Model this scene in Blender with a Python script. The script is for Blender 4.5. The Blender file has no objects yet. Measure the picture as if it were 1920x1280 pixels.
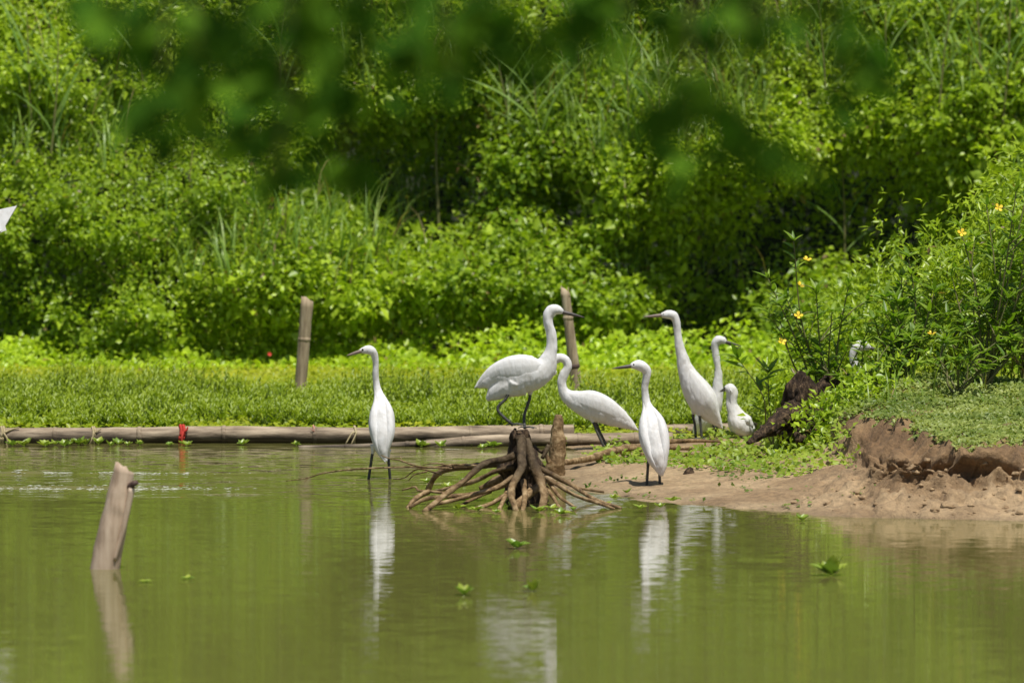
import bpy, bmesh, math, random
import numpy as np
from mathutils import Vector, Matrix

random.seed(7)
rng = np.random.default_rng(11)
scene = bpy.context.scene
COL = scene.collection

# ------------------------------------------------------------------ camera
F = 12000.0            # focal length in photograph pixels (225 mm on 36 mm)
CAMZ = 2.0
PITCH = math.atan(590.0 / F)
cam = bpy.data.cameras.new('camera')
cam_o = bpy.data.objects.new('camera', cam)
COL.objects.link(cam_o)
cam_o.location = (0, 0, CAMZ)
cam_o.rotation_euler = (math.pi / 2 - PITCH, 0, 0)
cam.lens = F * 36.0 / 1920.0
cam.sensor_width = 36.0
cam.clip_start = 0.5
cam.clip_end = 2000
cam.dof.use_dof = True
cam.dof.focus_distance = 28.2
cam.dof.aperture_fstop = 4.5
scene.camera = cam_o

# ------------------------------------------------------------------ light
SUN = Vector((0.16, -0.31, 0.94)).normalized()
world = bpy.data.worlds.new('World')
scene.world = world
world.use_nodes = True
wn = world.node_tree.nodes
wl = world.node_tree.links
sky = wn.new('ShaderNodeTexSky')
sky.sky_type = 'NISHITA'
sky.sun_disc = False
sky.sun_elevation = math.asin(SUN.z)
sky.sun_rotation = math.atan2(SUN.x, SUN.y)
wn['Background'].inputs['Strength'].default_value = 0.075
wl.new(sky.outputs[0], wn['Background'].inputs['Color'])
sl = bpy.data.lights.new('sun', 'SUN')
sl.energy = 4.6
sl.angle = math.radians(0.5)
sl.color = (1.0, 0.96, 0.88)
so = bpy.data.objects.new('sun', sl)
COL.objects.link(so)
so.rotation_euler = (-SUN).to_track_quat('-Z', 'Y').to_euler()
so.location = (0, 0, 30)
vs = scene.view_settings
vs.view_transform = 'Standard'
vs.look = 'None'
vs.exposure = 0.15
vs.gamma = 1.0
vs.use_curve_mapping = False

# ------------------------------------------------------------------ helpers
CF = Vector((0, math.cos(PITCH), -math.sin(PITCH)))
CU = Vector((0, math.sin(PITCH), math.cos(PITCH)))
CX = Vector((1, 0, 0))
CO = Vector((0, 0, CAMZ))


def ray(px, py):
    return CF + CX * ((px - 960) / F) + CU * ((640 - py) / F)


def P(px, py, d):
    """point of the place seen at a photograph pixel, d metres away (along +Y)"""
    r = ray(px, py)
    return CO + r * (d / r.y)


def G(px, py, z=0.0):
    r = ray(px, py)
    return CO + r * ((z - CAMZ) / r.z)


def smooth(t):
    t = np.clip(t, 0, 1)
    return t * t * (3 - 2 * t)


class VNoise:
    def __init__(self, seed):
        r = np.random.default_rng(seed)
        self.t = r.random((64, 64, 64)).astype(np.float32)

    def __call__(self, x, y, z=0.0):
        x, y, z = np.broadcast_arrays(np.asarray(x, float), np.asarray(y, float), np.asarray(z, float))
        xi, yi, zi = np.floor(x).astype(int), np.floor(y).astype(int), np.floor(z).astype(int)
        fx, fy, fz = x - xi, y - yi, z - zi
        fx, fy, fz = fx * fx * (3 - 2 * fx), fy * fy * (3 - 2 * fy), fz * fz * (3 - 2 * fz)
        out = 0
        for a in (0, 1):
            for b in (0, 1):
                for c in (0, 1):
                    w = (fx if a else 1 - fx) * (fy if b else 1 - fy) * (fz if c else 1 - fz)
                    out = out + w * self.t[(xi + a) & 63, (yi + b) & 63, (zi + c) & 63]
        return out * 2 - 1

    def fbm(self, x, y, z=0.0, o=4):
        s, a, f = 0, 1.0, 1.0
        for i in range(o):
            s = s + a * self(x * f + 17.3 * i, y * f + 5.1 * i, np.asarray(z) * f)
            a *= 0.5
            f *= 2.03
        return s


NZ = VNoise(3)


def tag(o, label=None, cat=None, group=None, kind=None):
    if label: o['label'] = label
    if cat: o['category'] = cat
    if group: o['group'] = group
    if kind: o['kind'] = kind
    return o


def link(name, me, parent=None, loc=None):
    o = bpy.data.objects.new(name, me)
    COL.objects.link(o)
    if parent is not None: o.parent = parent
    if loc is not None: o.location = loc
    return o


def empty(name, loc):
    o = bpy.data.objects.new(name, None)
    o.empty_display_size = 0.05
    COL.objects.link(o)
    o.location = loc
    return o


def np_mesh(name, V, faces, mat, col=None, smooth_=False):
    """V (n,3); faces (m,k) int array"""
    V = np.asarray(V, np.float32)
    faces = np.asarray(faces, np.int32)
    me = bpy.data.meshes.new(name)
    m, k = faces.shape
    me.vertices.add(len(V)); me.vertices.foreach_set('co', V.ravel())
    me.loops.add(m * k); me.loops.foreach_set('vertex_index', faces.ravel())
    me.polygons.add(m)
    me.polygons.foreach_set('loop_start', np.arange(0, m * k, k, dtype=np.int32))
    me.polygons.foreach_set('loop_total', np.full(m, k, np.int32))
    if smooth_:
        me.polygons.foreach_set('use_smooth', np.ones(m, bool))
    if col is not None:
        c = np.ones((len(V), 4), np.float32); c[:, :3] = col
        at = me.color_attributes.new('Col', 'FLOAT_COLOR', 'POINT')
        at.data.foreach_set('color', c.ravel())
    if mat: me.materials.append(mat)
    me.update(calc_edges=True)
    me.validate()
    return me


def norm(a):
    return a / (np.linalg.norm(a, axis=-1, keepdims=True) + 1e-9)


# ------------------------------------------------------------------ materials
def new_mat(name):
    m = bpy.data.materials.new(name)
    m.use_nodes = True
    nt = m.node_tree
    return m, nt, nt.nodes['Principled BSDF'], nt.nodes['Material Output']


def foliage_mat(name, trans=0.38, rough=0.42, spec=0.45, boost=(1.15, 1.2, 0.45)):
    m, nt, b, out = new_mat(name)
    a = nt.nodes.new('ShaderNodeAttribute'); a.attribute_name = 'Col'
    nt.links.new(a.outputs['Color'], b.inputs['Base Color'])
    b.inputs['Roughness'].default_value = rough
    b.inputs['Specular IOR Level'].default_value = spec
    t = nt.nodes.new('ShaderNodeBsdfTranslucent')
    mu = nt.nodes.new('ShaderNodeMix'); mu.data_type = 'RGBA'; mu.blend_type = 'MULTIPLY'
    mu.inputs[0].default_value = 1.0
    nt.links.new(a.outputs['Color'], mu.inputs[6])
    mu.inputs[7].default_value = (*boost, 1)
    nt.links.new(mu.outputs[2], t.inputs['Color'])
    mx = nt.nodes.new('ShaderNodeMixShader'); mx.inputs[0].default_value = trans
    nt.links.new(b.outputs[0], mx.inputs[1]); nt.links.new(t.outputs[0], mx.inputs[2])
    nt.links.new(mx.outputs[0], out.inputs['Surface'])
    return m


def leaf_mat(name, c1, c2, trans=0.38, rough=0.4):
    """leaf material with a random tone for each object"""
    m, nt, b, out = new_mat(name)
    oi = nt.nodes.new('ShaderNodeObjectInfo')
    r = nt.nodes.new('ShaderNodeValToRGB')
    r.color_ramp.elements[0].color = (*c1, 1); r.color_ramp.elements[1].color = (*c2, 1)
    nt.links.new(oi.outputs['Random'], r.inputs[0])
    nt.links.new(r.outputs[0], b.inputs['Base Color'])
    b.inputs['Roughness'].default_value = rough
    t = nt.nodes.new('ShaderNodeBsdfTranslucent')
    mu = nt.nodes.new('ShaderNodeMix'); mu.data_type = 'RGBA'; mu.blend_type = 'MULTIPLY'
    mu.inputs[0].default_value = 1.0
    nt.links.new(r.outputs[0], mu.inputs[6]); mu.inputs[7].default_value = (1.0, 1.2, 0.5, 1)
    nt.links.new(mu.outputs[2], t.inputs['Color'])
    mx = nt.nodes.new('ShaderNodeMixShader'); mx.inputs[0].default_value = trans
    nt.links.new(b.outputs[0], mx.inputs[1]); nt.links.new(t.outputs[0], mx.inputs[2])
    nt.links.new(mx.outputs[0], out.inputs['Surface'])
    return m


def noise_mat(name, stops, scale=(8, 8, 8), detail=6, rough=0.8, bump=0.0, bdist=0.01, spec=0.3, obj=True, scale2=None, coat=0):
    """colour ramp over stretched noise, with bump"""
    m, nt, b, out = new_mat(name)
    tc = nt.nodes.new('ShaderNodeTexCoord')
    mp = nt.nodes.new('ShaderNodeMapping'); mp.inputs['Scale'].default_value = scale
    nt.links.new(tc.outputs['Object'], mp.inputs[0])
    n = nt.nodes.new('ShaderNodeTexNoise'); n.inputs['Scale'].default_value = 1.0
    n.inputs['Detail'].default_value = detail; n.inputs['Roughness'].default_value = 0.65
    nt.links.new(mp.outputs[0], n.inputs['Vector'])
    r = nt.nodes.new('ShaderNodeValToRGB')
    e = r.color_ramp.elements
    while len(e) < len(stops): e.new(0.5)
    for i, (p, c) in enumerate(stops):
        e[i].position = p; e[i].color = (*c, 1)
    nt.links.new(n.outputs['Fac'], r.inputs[0])
    nt.links.new(r.outputs[0], b.inputs['Base Color'])
    b.inputs['Roughness'].default_value = rough
    b.inputs['Specular IOR Level'].default_value = spec
    if bump:
        bp = nt.nodes.new('ShaderNodeBump'); bp.inputs['Strength'].default_value = bump
        bp.inputs['Distance'].default_value = bdist
        nt.links.new(n.outputs['Fac'], bp.inputs['Height'])
        nt.links.new(bp.outputs[0], b.inputs['Normal'])
    return m


M_vine = foliage_mat('vine_leaves', 0.42, 0.36, 0.42)
M_grass = foliage_mat('grass_blades', 0.35, 0.42, 0.4)
M_weed = foliage_mat('water_weed', 0.38, 0.42, 0.3)
M_shrub = leaf_mat('shrub_leaf', (0.11, 0.21, 0.015), (0.30, 0.42, 0.035), 0.4, 0.45)
M_over = leaf_mat('overhead_leaf', (0.035, 0.105, 0.008), (0.20, 0.40, 0.03), 0.45, 0.85)
M_over.node_tree.nodes['Principled BSDF'].inputs['Specular IOR Level'].default_value = 0.08
_e = M_over.node_tree.nodes['Color Ramp'].color_ramp.elements.new(0.62)
_e.color = (0.06, 0.16, 0.012, 1)
M_reed = leaf_mat('reed_leaf', (0.15, 0.27, 0.04), (0.30, 0.42, 0.12), 0.35, 0.35)
M_float = leaf_mat('floating_leaf', (0.20, 0.32, 0.05), (0.36, 0.42, 0.05), 0.25, 0.35)
M_stem = noise_mat('green_stem', [(0.3, (0.09, 0.11, 0.03)), (0.7, (0.20, 0.17, 0.07))], (40, 40, 10), rough=0.6)
M_twig = noise_mat('twig_bark', [(0.3, (0.06, 0.045, 0.03)), (0.7, (0.14, 0.10, 0.06))], (30, 30, 30), rough=0.8)
M_flower = noise_mat('yellow_petal', [(0.3, (0.75, 0.48, 0.02)), (0.7, (0.85, 0.62, 0.05))], (60, 60, 60), rough=0.6)
M_redflower = noise_mat('red_petal', [(0.3, (0.5, 0.03, 0.02)), (0.7, (0.6, 0.06, 0.03))], (60, 60, 60), rough=0.6)
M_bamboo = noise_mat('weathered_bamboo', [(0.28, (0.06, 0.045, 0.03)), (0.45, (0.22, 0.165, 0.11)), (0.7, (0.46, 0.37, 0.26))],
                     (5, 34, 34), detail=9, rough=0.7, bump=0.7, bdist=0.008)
_nt = M_bamboo.node_tree  # underside shade painted into the colour, together with a wet waterline stain
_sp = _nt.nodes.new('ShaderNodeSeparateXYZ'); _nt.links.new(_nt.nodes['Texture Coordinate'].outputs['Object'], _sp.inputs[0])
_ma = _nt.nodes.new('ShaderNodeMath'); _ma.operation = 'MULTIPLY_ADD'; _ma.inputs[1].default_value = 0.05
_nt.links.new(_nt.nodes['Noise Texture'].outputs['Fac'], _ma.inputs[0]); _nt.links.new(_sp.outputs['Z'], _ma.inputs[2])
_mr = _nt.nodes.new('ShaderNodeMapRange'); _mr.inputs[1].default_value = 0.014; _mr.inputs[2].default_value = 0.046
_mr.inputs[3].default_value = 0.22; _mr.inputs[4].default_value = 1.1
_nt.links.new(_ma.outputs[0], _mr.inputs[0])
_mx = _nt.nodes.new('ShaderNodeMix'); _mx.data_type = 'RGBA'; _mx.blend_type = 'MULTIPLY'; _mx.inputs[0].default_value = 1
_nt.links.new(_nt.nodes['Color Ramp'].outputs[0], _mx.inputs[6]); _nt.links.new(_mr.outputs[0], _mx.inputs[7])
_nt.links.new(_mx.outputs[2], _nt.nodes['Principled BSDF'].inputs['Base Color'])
M_stake = noise_mat('weathered_stake', [(0.30, (0.12, 0.085, 0.05)), (0.5, (0.34, 0.26, 0.165)), (0.70, (0.52, 0.42, 0.28))],
                    (45, 45, 4), rough=0.75, bump=0.4, bdist=0.004)
M_stake2 = noise_mat('wet_stake', [(0.28, (0.26, 0.17, 0.11)), (0.5, (0.50, 0.375, 0.27)), (0.72, (0.64, 0.51, 0.38))],
                     (28, 28, 4), rough=0.6, bump=0.3, bdist=0.005)
M_dark = noise_mat('dark_node', [(0.3, (0.05, 0.03, 0.025)), (0.7, (0.12, 0.075, 0.06))], (40, 40, 40), rough=0.7)
M_root = noise_mat('root_wood', [(0.30, (0.045, 0.025, 0.012)), (0.48, (0.20, 0.125, 0.055)), (0.68, (0.46, 0.33, 0.18))],
                   (26, 26, 26), detail=8, rough=0.7, bump=0.9, bdist=0.015)
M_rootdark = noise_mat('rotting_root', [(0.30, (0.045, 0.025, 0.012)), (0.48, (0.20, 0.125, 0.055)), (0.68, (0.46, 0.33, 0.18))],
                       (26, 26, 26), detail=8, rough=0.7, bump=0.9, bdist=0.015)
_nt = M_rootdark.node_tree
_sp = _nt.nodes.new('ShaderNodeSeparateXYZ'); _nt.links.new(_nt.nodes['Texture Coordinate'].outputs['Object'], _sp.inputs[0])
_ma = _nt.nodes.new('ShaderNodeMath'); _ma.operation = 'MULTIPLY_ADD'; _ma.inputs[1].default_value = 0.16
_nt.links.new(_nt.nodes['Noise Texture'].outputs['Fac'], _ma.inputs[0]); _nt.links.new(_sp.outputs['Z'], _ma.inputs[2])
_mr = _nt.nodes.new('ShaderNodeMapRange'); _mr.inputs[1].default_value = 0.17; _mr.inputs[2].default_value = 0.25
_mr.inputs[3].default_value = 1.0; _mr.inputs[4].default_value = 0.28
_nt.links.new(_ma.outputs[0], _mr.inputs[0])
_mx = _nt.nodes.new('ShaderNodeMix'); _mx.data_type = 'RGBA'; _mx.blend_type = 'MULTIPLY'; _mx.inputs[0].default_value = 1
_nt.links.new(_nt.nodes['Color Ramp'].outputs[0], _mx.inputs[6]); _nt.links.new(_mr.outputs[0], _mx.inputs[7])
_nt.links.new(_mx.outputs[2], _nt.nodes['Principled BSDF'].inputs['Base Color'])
M_stumpd = noise_mat('rotten_wood', [(0.32, (0.012, 0.008, 0.005)), (0.5, (0.05, 0.03, 0.017)), (0.68, (0.22, 0.145, 0.08))],
                     (60, 60, 12), detail=10, rough=0.9, bump=1.0, bdist=0.03)
M_rope = noise_mat('straw_rope', [(0.3, (0.28, 0.22, 0.11)), (0.7, (0.50, 0.42, 0.25))], (60, 60, 60), rough=0.85)
M_red = noise_mat('red_cloth', [(0.3, (0.30, 0.02, 0.015)), (0.7, (0.50, 0.05, 0.03))], (40, 40, 40), rough=0.8)
M_bill = noise_mat('bill_horn', [(0.3, (0.05, 0.045, 0.045)), (0.7, (0.13, 0.11, 0.10))], (30, 30, 30), rough=0.4)
M_billpale = noise_mat('pale_bill_horn', [(0.3, (0.20, 0.15, 0.13)), (0.7, (0.34, 0.27, 0.23))], (30, 30, 30), rough=0.4)
M_leg = noise_mat('leg_skin', [(0.3, (0.04, 0.04, 0.037)), (0.7, (0.10, 0.10, 0.09))], (50, 50, 50), rough=0.55)
M_eye, _nt, _b, _o = new_mat('eye')
_b.inputs['Base Color'].default_value = (0.02, 0.018, 0.012, 1); _b.inputs['Roughness'].default_value = 0.1


def feather_mat(name, c, c2):
    m, nt, b, out = new_mat(name)
    tc = nt.nodes.new('ShaderNodeTexCoord')
    n = nt.nodes.new('ShaderNodeTexNoise'); n.inputs['Scale'].default_value = 55; n.inputs['Detail'].default_value = 4
    mp = nt.nodes.new('ShaderNodeMapping'); mp.inputs['Scale'].default_value = (1, 1, 0.35)
    nt.links.new(tc.outputs['Object'], mp.inputs[0]); nt.links.new(mp.outputs[0], n.inputs['Vector'])
    r = nt.nodes.new('ShaderNodeValToRGB')
    r.color_ramp.elements[0].position = 0.3; r.color_ramp.elements[0].color = (*c2, 1)
    r.color_ramp.elements[1].position = 0.65; r.color_ramp.elements[1].color = (*c, 1)
    nt.links.new(n.outputs['Fac'], r.inputs[0]); nt.links.new(r.outputs[0], b.inputs['Base Color'])
    b.inputs['Roughness'].default_value = 0.85
    b.inputs['Specular IOR Level'].default_value = 0.15
    b.inputs['Sheen Weight'].default_value = 0.1
    bp = nt.nodes.new('ShaderNodeBump'); bp.inputs['Strength'].default_value = 0.6; bp.inputs['Distance'].default_value = 0.006
    nt.links.new(n.outputs['Fac'], bp.inputs['Height']); nt.links.new(bp.outputs[0], b.inputs['Normal'])
    return m


M_white = feather_mat('white_plumage', (0.70, 0.695, 0.69), (0.62, 0.60, 0.57))
M_wing = feather_mat('white_wing', (0.71, 0.705, 0.70), (0.63, 0.615, 0.59))


# ------------------------------------------------------------------ ground
SHORE = np.array([(20, 14), (24.6, 9), (25.4, 4.2), (25.85, 2.2), (26.1, 1.35), (26.5, .95), (26.9, .62), (27.3, .42), (27.8, .2),
                  (28.4, .1), (29.1, .16), (29.8, .32), (30.3, .30), (30.7, 0.0), (31.0, -9.0), (31.2, -60)])


def height(x, y):
    x = np.asarray(x, float); y = np.asarray(y, float)
    xs = np.interp(y, SHORE[:, 0], SHORE[:, 1])
    xs = xs + 0.07 * NZ.fbm(x * 3, y * 3, 2.0, 3)
    e = x - xs
    z = np.where(e < 0, np.maximum(-0.35, e * 0.22), 0.085 * (1 - np.exp(-(np.maximum(e, 0) / 0.8) ** 1.5)) * (1 - 0.8 * smooth((y - 28.9) / 1.2)))
    # floating mat of weed behind the bamboo
    mat = smooth((y - 30.75) / 0.35)
    z = z * (1 - mat) + mat * (0.035 + 0.012 * NZ.fbm(x * 2, y * 2, 1.0, 3))
    land = smooth((x - 1.15) / 0.5) * smooth((y - 27.2) / 1.2) * (1 - smooth((y - 30.2) / 1.0))
    z = z + 0.06 * land
    # eroded mound at the right
    nx = 0.10 * NZ.fbm(x * 4, y * 4, 5.0, 3)
    kc = smooth((1.90 - x) / 0.36)
    lip = smooth((y - 26.46 + nx * 1.2 + 0.10 * NZ(x * 2.2, 0.3, 9.0)) / (0.12 + 1.5 * kc))
    side = smooth((x - 1.44 + nx * 1.0) / 0.24)
    top = 0.245 + 0.055 * np.clip(y - 26.6, 0, 2.4) + 0.02 * NZ.fbm(x * 3, y * 3, 7.0, 3)
    back = 1 - smooth((y - 29.2) / 1.6)
    M = lip * side * back
    apron = 0.09 * smooth((y - 25.75 + nx) / 0.75) * smooth((x - 1.15) / 0.6) * back
    ero = 0.045 * NZ.fbm(x * 9, y * 9, 3.0, 4) * apron / 0.09
    z = np.maximum(z, 0) * 0 + z + (apron + ero) * (1 - M)
    z = z * (1 - M) + (top + 0.0) * M
    # rough soil
    face = smooth((x - 1.1) / .5) * smooth((y - 25.9) / .3) * (1 - smooth((y - 26.7 - 1.45 * kc) / .2))
    z = z + np.where(e > 0.02, 0.006 * NZ.fbm(x * 14, y * 14, 0.0, 3), 0)
    z = z + face * (0.042 * (0.4 - np.abs(NZ.fbm(x * 11, y * 11, 61.0, 3))) + 0.020 * NZ.fbm(x * 30, y * 30, 62.0, 2))
    # hill behind the thicket
    hill = np.clip((y - 39.5) * 1.55, 0, None)
    hill = 7.5 * (1 - np.exp(-hill / 7.5))
    z = z + hill
    # bank the camera stands on
    near = 1 - smooth((y - 9.5) / 4)
    z = z * (1 - smooth((16 - y) / 3)) + (-0.35 + 0.9 * near) * smooth((16 - y) / 3)
    return z


def warp(X, Y, Z):
    """the mound's lip overhangs its eroded face"""
    lipw = np.exp(-((Y - 26.62) / 0.28) ** 2) * smooth((Z - 0.10) / 0.12) * smooth((X - 1.45) / .2)
    Y2 = Y - 0.20 * lipw * (1 + 0.6 * NZ.fbm(X * 6, Z * 8, 51.0, 3))
    lefw = np.exp(-((X - 1.62) / 0.2) ** 2) * smooth((Z - 0.10) / 0.12) * smooth((Y - 26.4) / .2) * (1 - smooth((Y - 28.6) / .6))
    return X - 0.07 * lefw * (1 + 0.6 * NZ.fbm(Y * 6, Z * 8, 52.0, 3)), Y2


def grid_mesh(name, xs, ys, zf, mat, colf=None):
    X, Y = np.meshgrid(xs, ys)
    Z = zf(X, Y)
    C0 = colf(X, Y, Z).reshape(-1, 3) if colf else None
    if colf: X, Y = warp(X, Y, Z)
    V = np.stack([X, Y, Z], -1).reshape(-1, 3)
    nx, ny = len(xs), len(ys)
    i = np.arange(nx * ny).reshape(ny, nx)
    Fc = np.stack([i[:-1, :-1], i[:-1, 1:], i[1:, 1:], i[1:, :-1]], -1).reshape(-1, 4)
    return np_mesh(name, V, Fc, mat, C0, True)


def lin(a, b, s):
    return np.arange(a, b, s)


gx = np.concatenate([lin(-300, -40, 20), lin(-40, -8, 2), lin(-8, -1, 0.2), lin(-1, 1, 0.03), lin(1, 3.2, 0.013), lin(3.2, 8, .2), lin(8, 40, 2), lin(40, 301, 20)])
gy = np.concatenate([lin(-300, -20, 20), lin(-20, 20, 1), lin(20, 25.4, 0.3), lin(25.4, 27.1, 0.012), lin(27.1, 29.6, 0.03), lin(29.6, 32, 0.05), lin(32, 46, 0.3), lin(46, 80, 2), lin(80, 500, 20)])


def ground_col(X, Y, Z):
    n = NZ.fbm(X * 5, Y * 5, 4.0, 4)
    mud = np.array([0.56, 0.40, 0.225])
    mud2 = np.array([0.33, 0.215, 0.11])
    t = np.clip(0.5 + 0.55 * n, 0, 1)[..., None]
    c = mud * t + mud2 * (1 - t)
    mo = (smooth((X - 1.35) / .25) * smooth((Y - 26.15) / .3) * (Y < 30))[..., None]
    c = c * (1 - mo * (1 - np.array([0.62, 0.55, 0.47])))
    wetm = (smooth((0.035 - Z) / 0.05) * (Y < 30.6))[..., None]
    c = c * (1 - 0.35 * wetm)
    g = smooth((Y - 30.7) / 0.3)[..., None] * np.clip(1 - (Z[..., None] - 0.2) * 3, 0, 1)
    yg = np.array([0.32, 0.36, 0.03]) * (0.85 + 0.25 * t)
    c = c * (1 - g) + yg * g
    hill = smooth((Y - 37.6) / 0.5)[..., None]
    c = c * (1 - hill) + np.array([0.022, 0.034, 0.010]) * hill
    return c


mg, nt, b, out = new_mat('muddy_ground')
a = nt.nodes.new('ShaderNodeAttribute'); a.attribute_name = 'Col'
tc = nt.nodes.new('ShaderNodeTexCoord')
n1 = nt.nodes.new('ShaderNodeTexNoise'); n1.inputs['Scale'].default_value = 30; n1.inputs['Detail'].default_value = 8; n1.inputs['Roughness'].default_value = 0.7
nt.links.new(tc.outputs['Object'], n1.inputs['Vector'])
r = nt.nodes.new('ShaderNodeMapRange'); r.inputs[1].default_value = 0.25; r.inputs[2].default_value = 0.75
r.inputs[3].default_value = 0.45; r.inputs[4].default_value = 1.35
nt.links.new(n1.outputs['Fac'], r.inputs[0])
mu = nt.nodes.new('ShaderNodeMix'); mu.data_type = 'RGBA'; mu.blend_type = 'MULTIPLY'; mu.inputs[0].default_value = 1
nt.links.new(a.outputs['Color'], mu.inputs[6]); nt.links.new(r.outputs[0], mu.inputs[7])
nt.links.new(mu.outputs[2], b.inputs['Base Color'])
b.inputs['Roughness'].default_value = 0.8
bp = nt.nodes.new('ShaderNodeBump'); bp.inputs['Strength'].default_value = 0.8; bp.inputs['Distance'].default_value = 0.035
nt.links.new(n1.outputs['Fac'], bp.inputs['Height']); nt.links.new(bp.outputs[0], b.inputs['Normal'])
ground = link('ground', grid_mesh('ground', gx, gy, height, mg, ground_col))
tag(ground, 'brown muddy shore, weed flat and bank', 'ground', kind='structure')

# ------------------------------------------------------------------ water
WAKES = [(889, 0.016, 0.018), (893, -0.005, 0.03), (916, 0.014, 0.018), (920, 0.010, 0.02), (926, -0.004, 0.04), (934, 0.002, 0.05)]


def water_h(X, Y):
    z = np.zeros_like(X)
    fade = 1 - smooth((X - (-1.45)) / 0.6)
    wob = 0.03 * NZ(X * 1.3, 0.5, 0.2) + 0.010 * NZ(X * 7, 0.5, 3.2)
    for py, amp, w in WAKES:
        y0 = 24000.0 / (py - 50)
        br = 0.55 + 0.6 * np.clip(NZ(X * 5 + py, 0.1, 0.7), -0.6, 1)
        z = z + amp * br * fade * np.exp(-((Y - y0 - wob) / w) ** 2)
    return z


mw, nt, b, out = new_mat('pond_water')
b.inputs['Base Color'].default_value = (0.135, 0.128, 0.036, 1)
b.inputs['Roughness'].default_value = 0.03
b.inputs['IOR'].default_value = 1.33
geo = nt.nodes.new('ShaderNodeNewGeometry')


def node(t, **kw):
    n = nt.nodes.new(t)
    for k, v in kw.items(): setattr(n, k, v)
    return n


def ripple(scale, amp):
    mp = node('ShaderNodeMapping'); mp.inputs['Scale'].default_value = scale
    nt.links.new(geo.outputs['Position'], mp.inputs[0])
    n = node('ShaderNodeTexNoise'); n.inputs['Scale'].default_value = 1; n.inputs['Detail'].default_value = 3
    nt.links.new(mp.outputs[0], n.inputs['Vector'])
    s = node('ShaderNodeVectorMath', operation='SUBTRACT'); s.inputs[1].default_value = (0.5, 0.5, 0.5)
    nt.links.new(n.outputs['Color'], s.inputs[0])
    m = node('ShaderNodeVectorMath', operation='MULTIPLY'); m.inputs[1].default_value = (amp[0], amp[1], 0)
    nt.links.new(s.outputs[0], m.inputs[0])
    return m


r1 = ripple((2.2, 9.0, 1), (0.005, 0.022))
r2 = ripple((11.0, 60.0, 1), (0.006, 0.085))
r3 = ripple((7.0, 26.0, 1), (0.05, 0.26))
# breeze-ruffled patch between the wakes and the bamboo
sep = node('ShaderNodeSeparateXYZ'); nt.links.new(geo.outputs['Position'], sep.inputs[0])
nz = node('ShaderNodeTexNoise'); nz.inputs['Scale'].default_value = 0.8
nt.links.new(geo.outputs['Position'], nz.inputs['Vector'])
ad = node('ShaderNodeMath', operation='MULTIPLY_ADD'); ad.inputs[1].default_value = 0.5
nt.links.new(nz.outputs['Fac'], ad.inputs[0]); nt.links.new(sep.outputs['Y'], ad.inputs[2])
mr = node('ShaderNodeMapRange'); mr.interpolation_type = 'SMOOTHSTEP'
mr.inputs[1].default_value = 27.05; mr.inputs[2].default_value = 27.55
nt.links.new(ad.outputs[0], mr.inputs[0])
mrx = node('ShaderNodeMapRange'); mrx.interpolation_type = 'SMOOTHSTEP'
mrx.inputs[1].default_value = 0.0; mrx.inputs[2].default_value = -0.6
nt.links.new(sep.outputs['X'], mrx.inputs[0])
mm = node('ShaderNodeMath', operation='MULTIPLY')
nt.links.new(mr.outputs[0], mm.inputs[0]); nt.links.new(mrx.outputs[0], mm.inputs[1])
sc = node('ShaderNodeVectorMath', operation='SCALE')
nt.links.new(r3.outputs[0], sc.inputs[0]); nt.links.new(mm.outputs[0], sc.inputs['Scale'])
acc = geo.outputs['Normal']
for rr in (r1, r2, sc):
    v = node('ShaderNodeVectorMath', operation='ADD')
    nt.links.new(acc, v.inputs[0]); nt.links.new(rr.outputs[0], v.inputs[1]); acc = v.outputs[0]
nn = node('ShaderNodeVectorMath', operation='NORMALIZE'); nt.links.new(acc, nn.inputs[0])
nt.links.new(nn.outputs[0], b.inputs['Normal'])
wx = np.concatenate([lin(-40, -4, 2), lin(-4, 0.2, 0.05), lin(0.2, 3, 0.4), lin(3, 41, 2)])
wy = np.concatenate([lin(4, 26.4, 0.8), lin(26.4, 29.6, 0.008), lin(29.6, 36, 0.4)])
water = link('water', grid_mesh('water', wx, wy, water_h, mw))
tag(water, 'still olive green pond water mirroring the bank', 'water', kind='structure')


def glints():  # pale flecks painted in place of the bright glints on the wakes
    n = 4200
    which = rng.integers(0, 2, n)
    px = rng.uniform(-260, 480, n) - 0
    dens = NZ(px * 0.035, which * 3.3, 0.4) + 0.5 * NZ(px * 0.12, which * 7.7, 0.9)
    k = (rng.random(n) < np.clip(0.35 + 0.9 * dens, 0.05, 1)) & (rng.random(n) > smooth((px - 250) / 230) * .9)
    px, which = px[k], which[k]; n = len(px)
    y0 = 24000.0 / (np.where(which == 0, 889, 917.5) - 50)
    X = (px - 960) * y0 / F
    Y = y0 + 0.03 * NZ(X * 1.3, 0.5, 0.2) + rng.normal(size=n) * np.where(which == 0, .022, .06)
    Zf = water_h(X, Y) + 0.0025
    r = 0.0006 + .0022 * rng.random(n) ** 2
    a = np.arange(6) * math.pi / 3
    ring = np.stack([np.cos(a), np.sin(a), a * 0], -1)
    V = np.concatenate([np.stack([X, Y, Zf + r * .8], -1)[:, None, :], np.stack([X, Y, Zf], -1)[:, None, :] + ring[None] * r[:, None, None] * np.array([4.5, 1, 1])], 1).reshape(-1, 3)
    i = np.arange(n)[:, None] * 7
    Fc = np.concatenate([i + np.array([[0, 1 + q, 1 + (q + 1) % 6]]) for q in range(6)], 1).reshape(-1, 3)
    o = link('painted_glint_line', np_mesh('painted_glint_line', V, Fc, noise_mat('glints', [(.3, (.36, .37, .29)), (.7, (.55, .56, .46))], (90, 90, 90), rough=.3)))
    tag(o, 'pale flecks painted as glints along the ripples beyond the stake', 'glints', kind='stuff')


glints()

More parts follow.
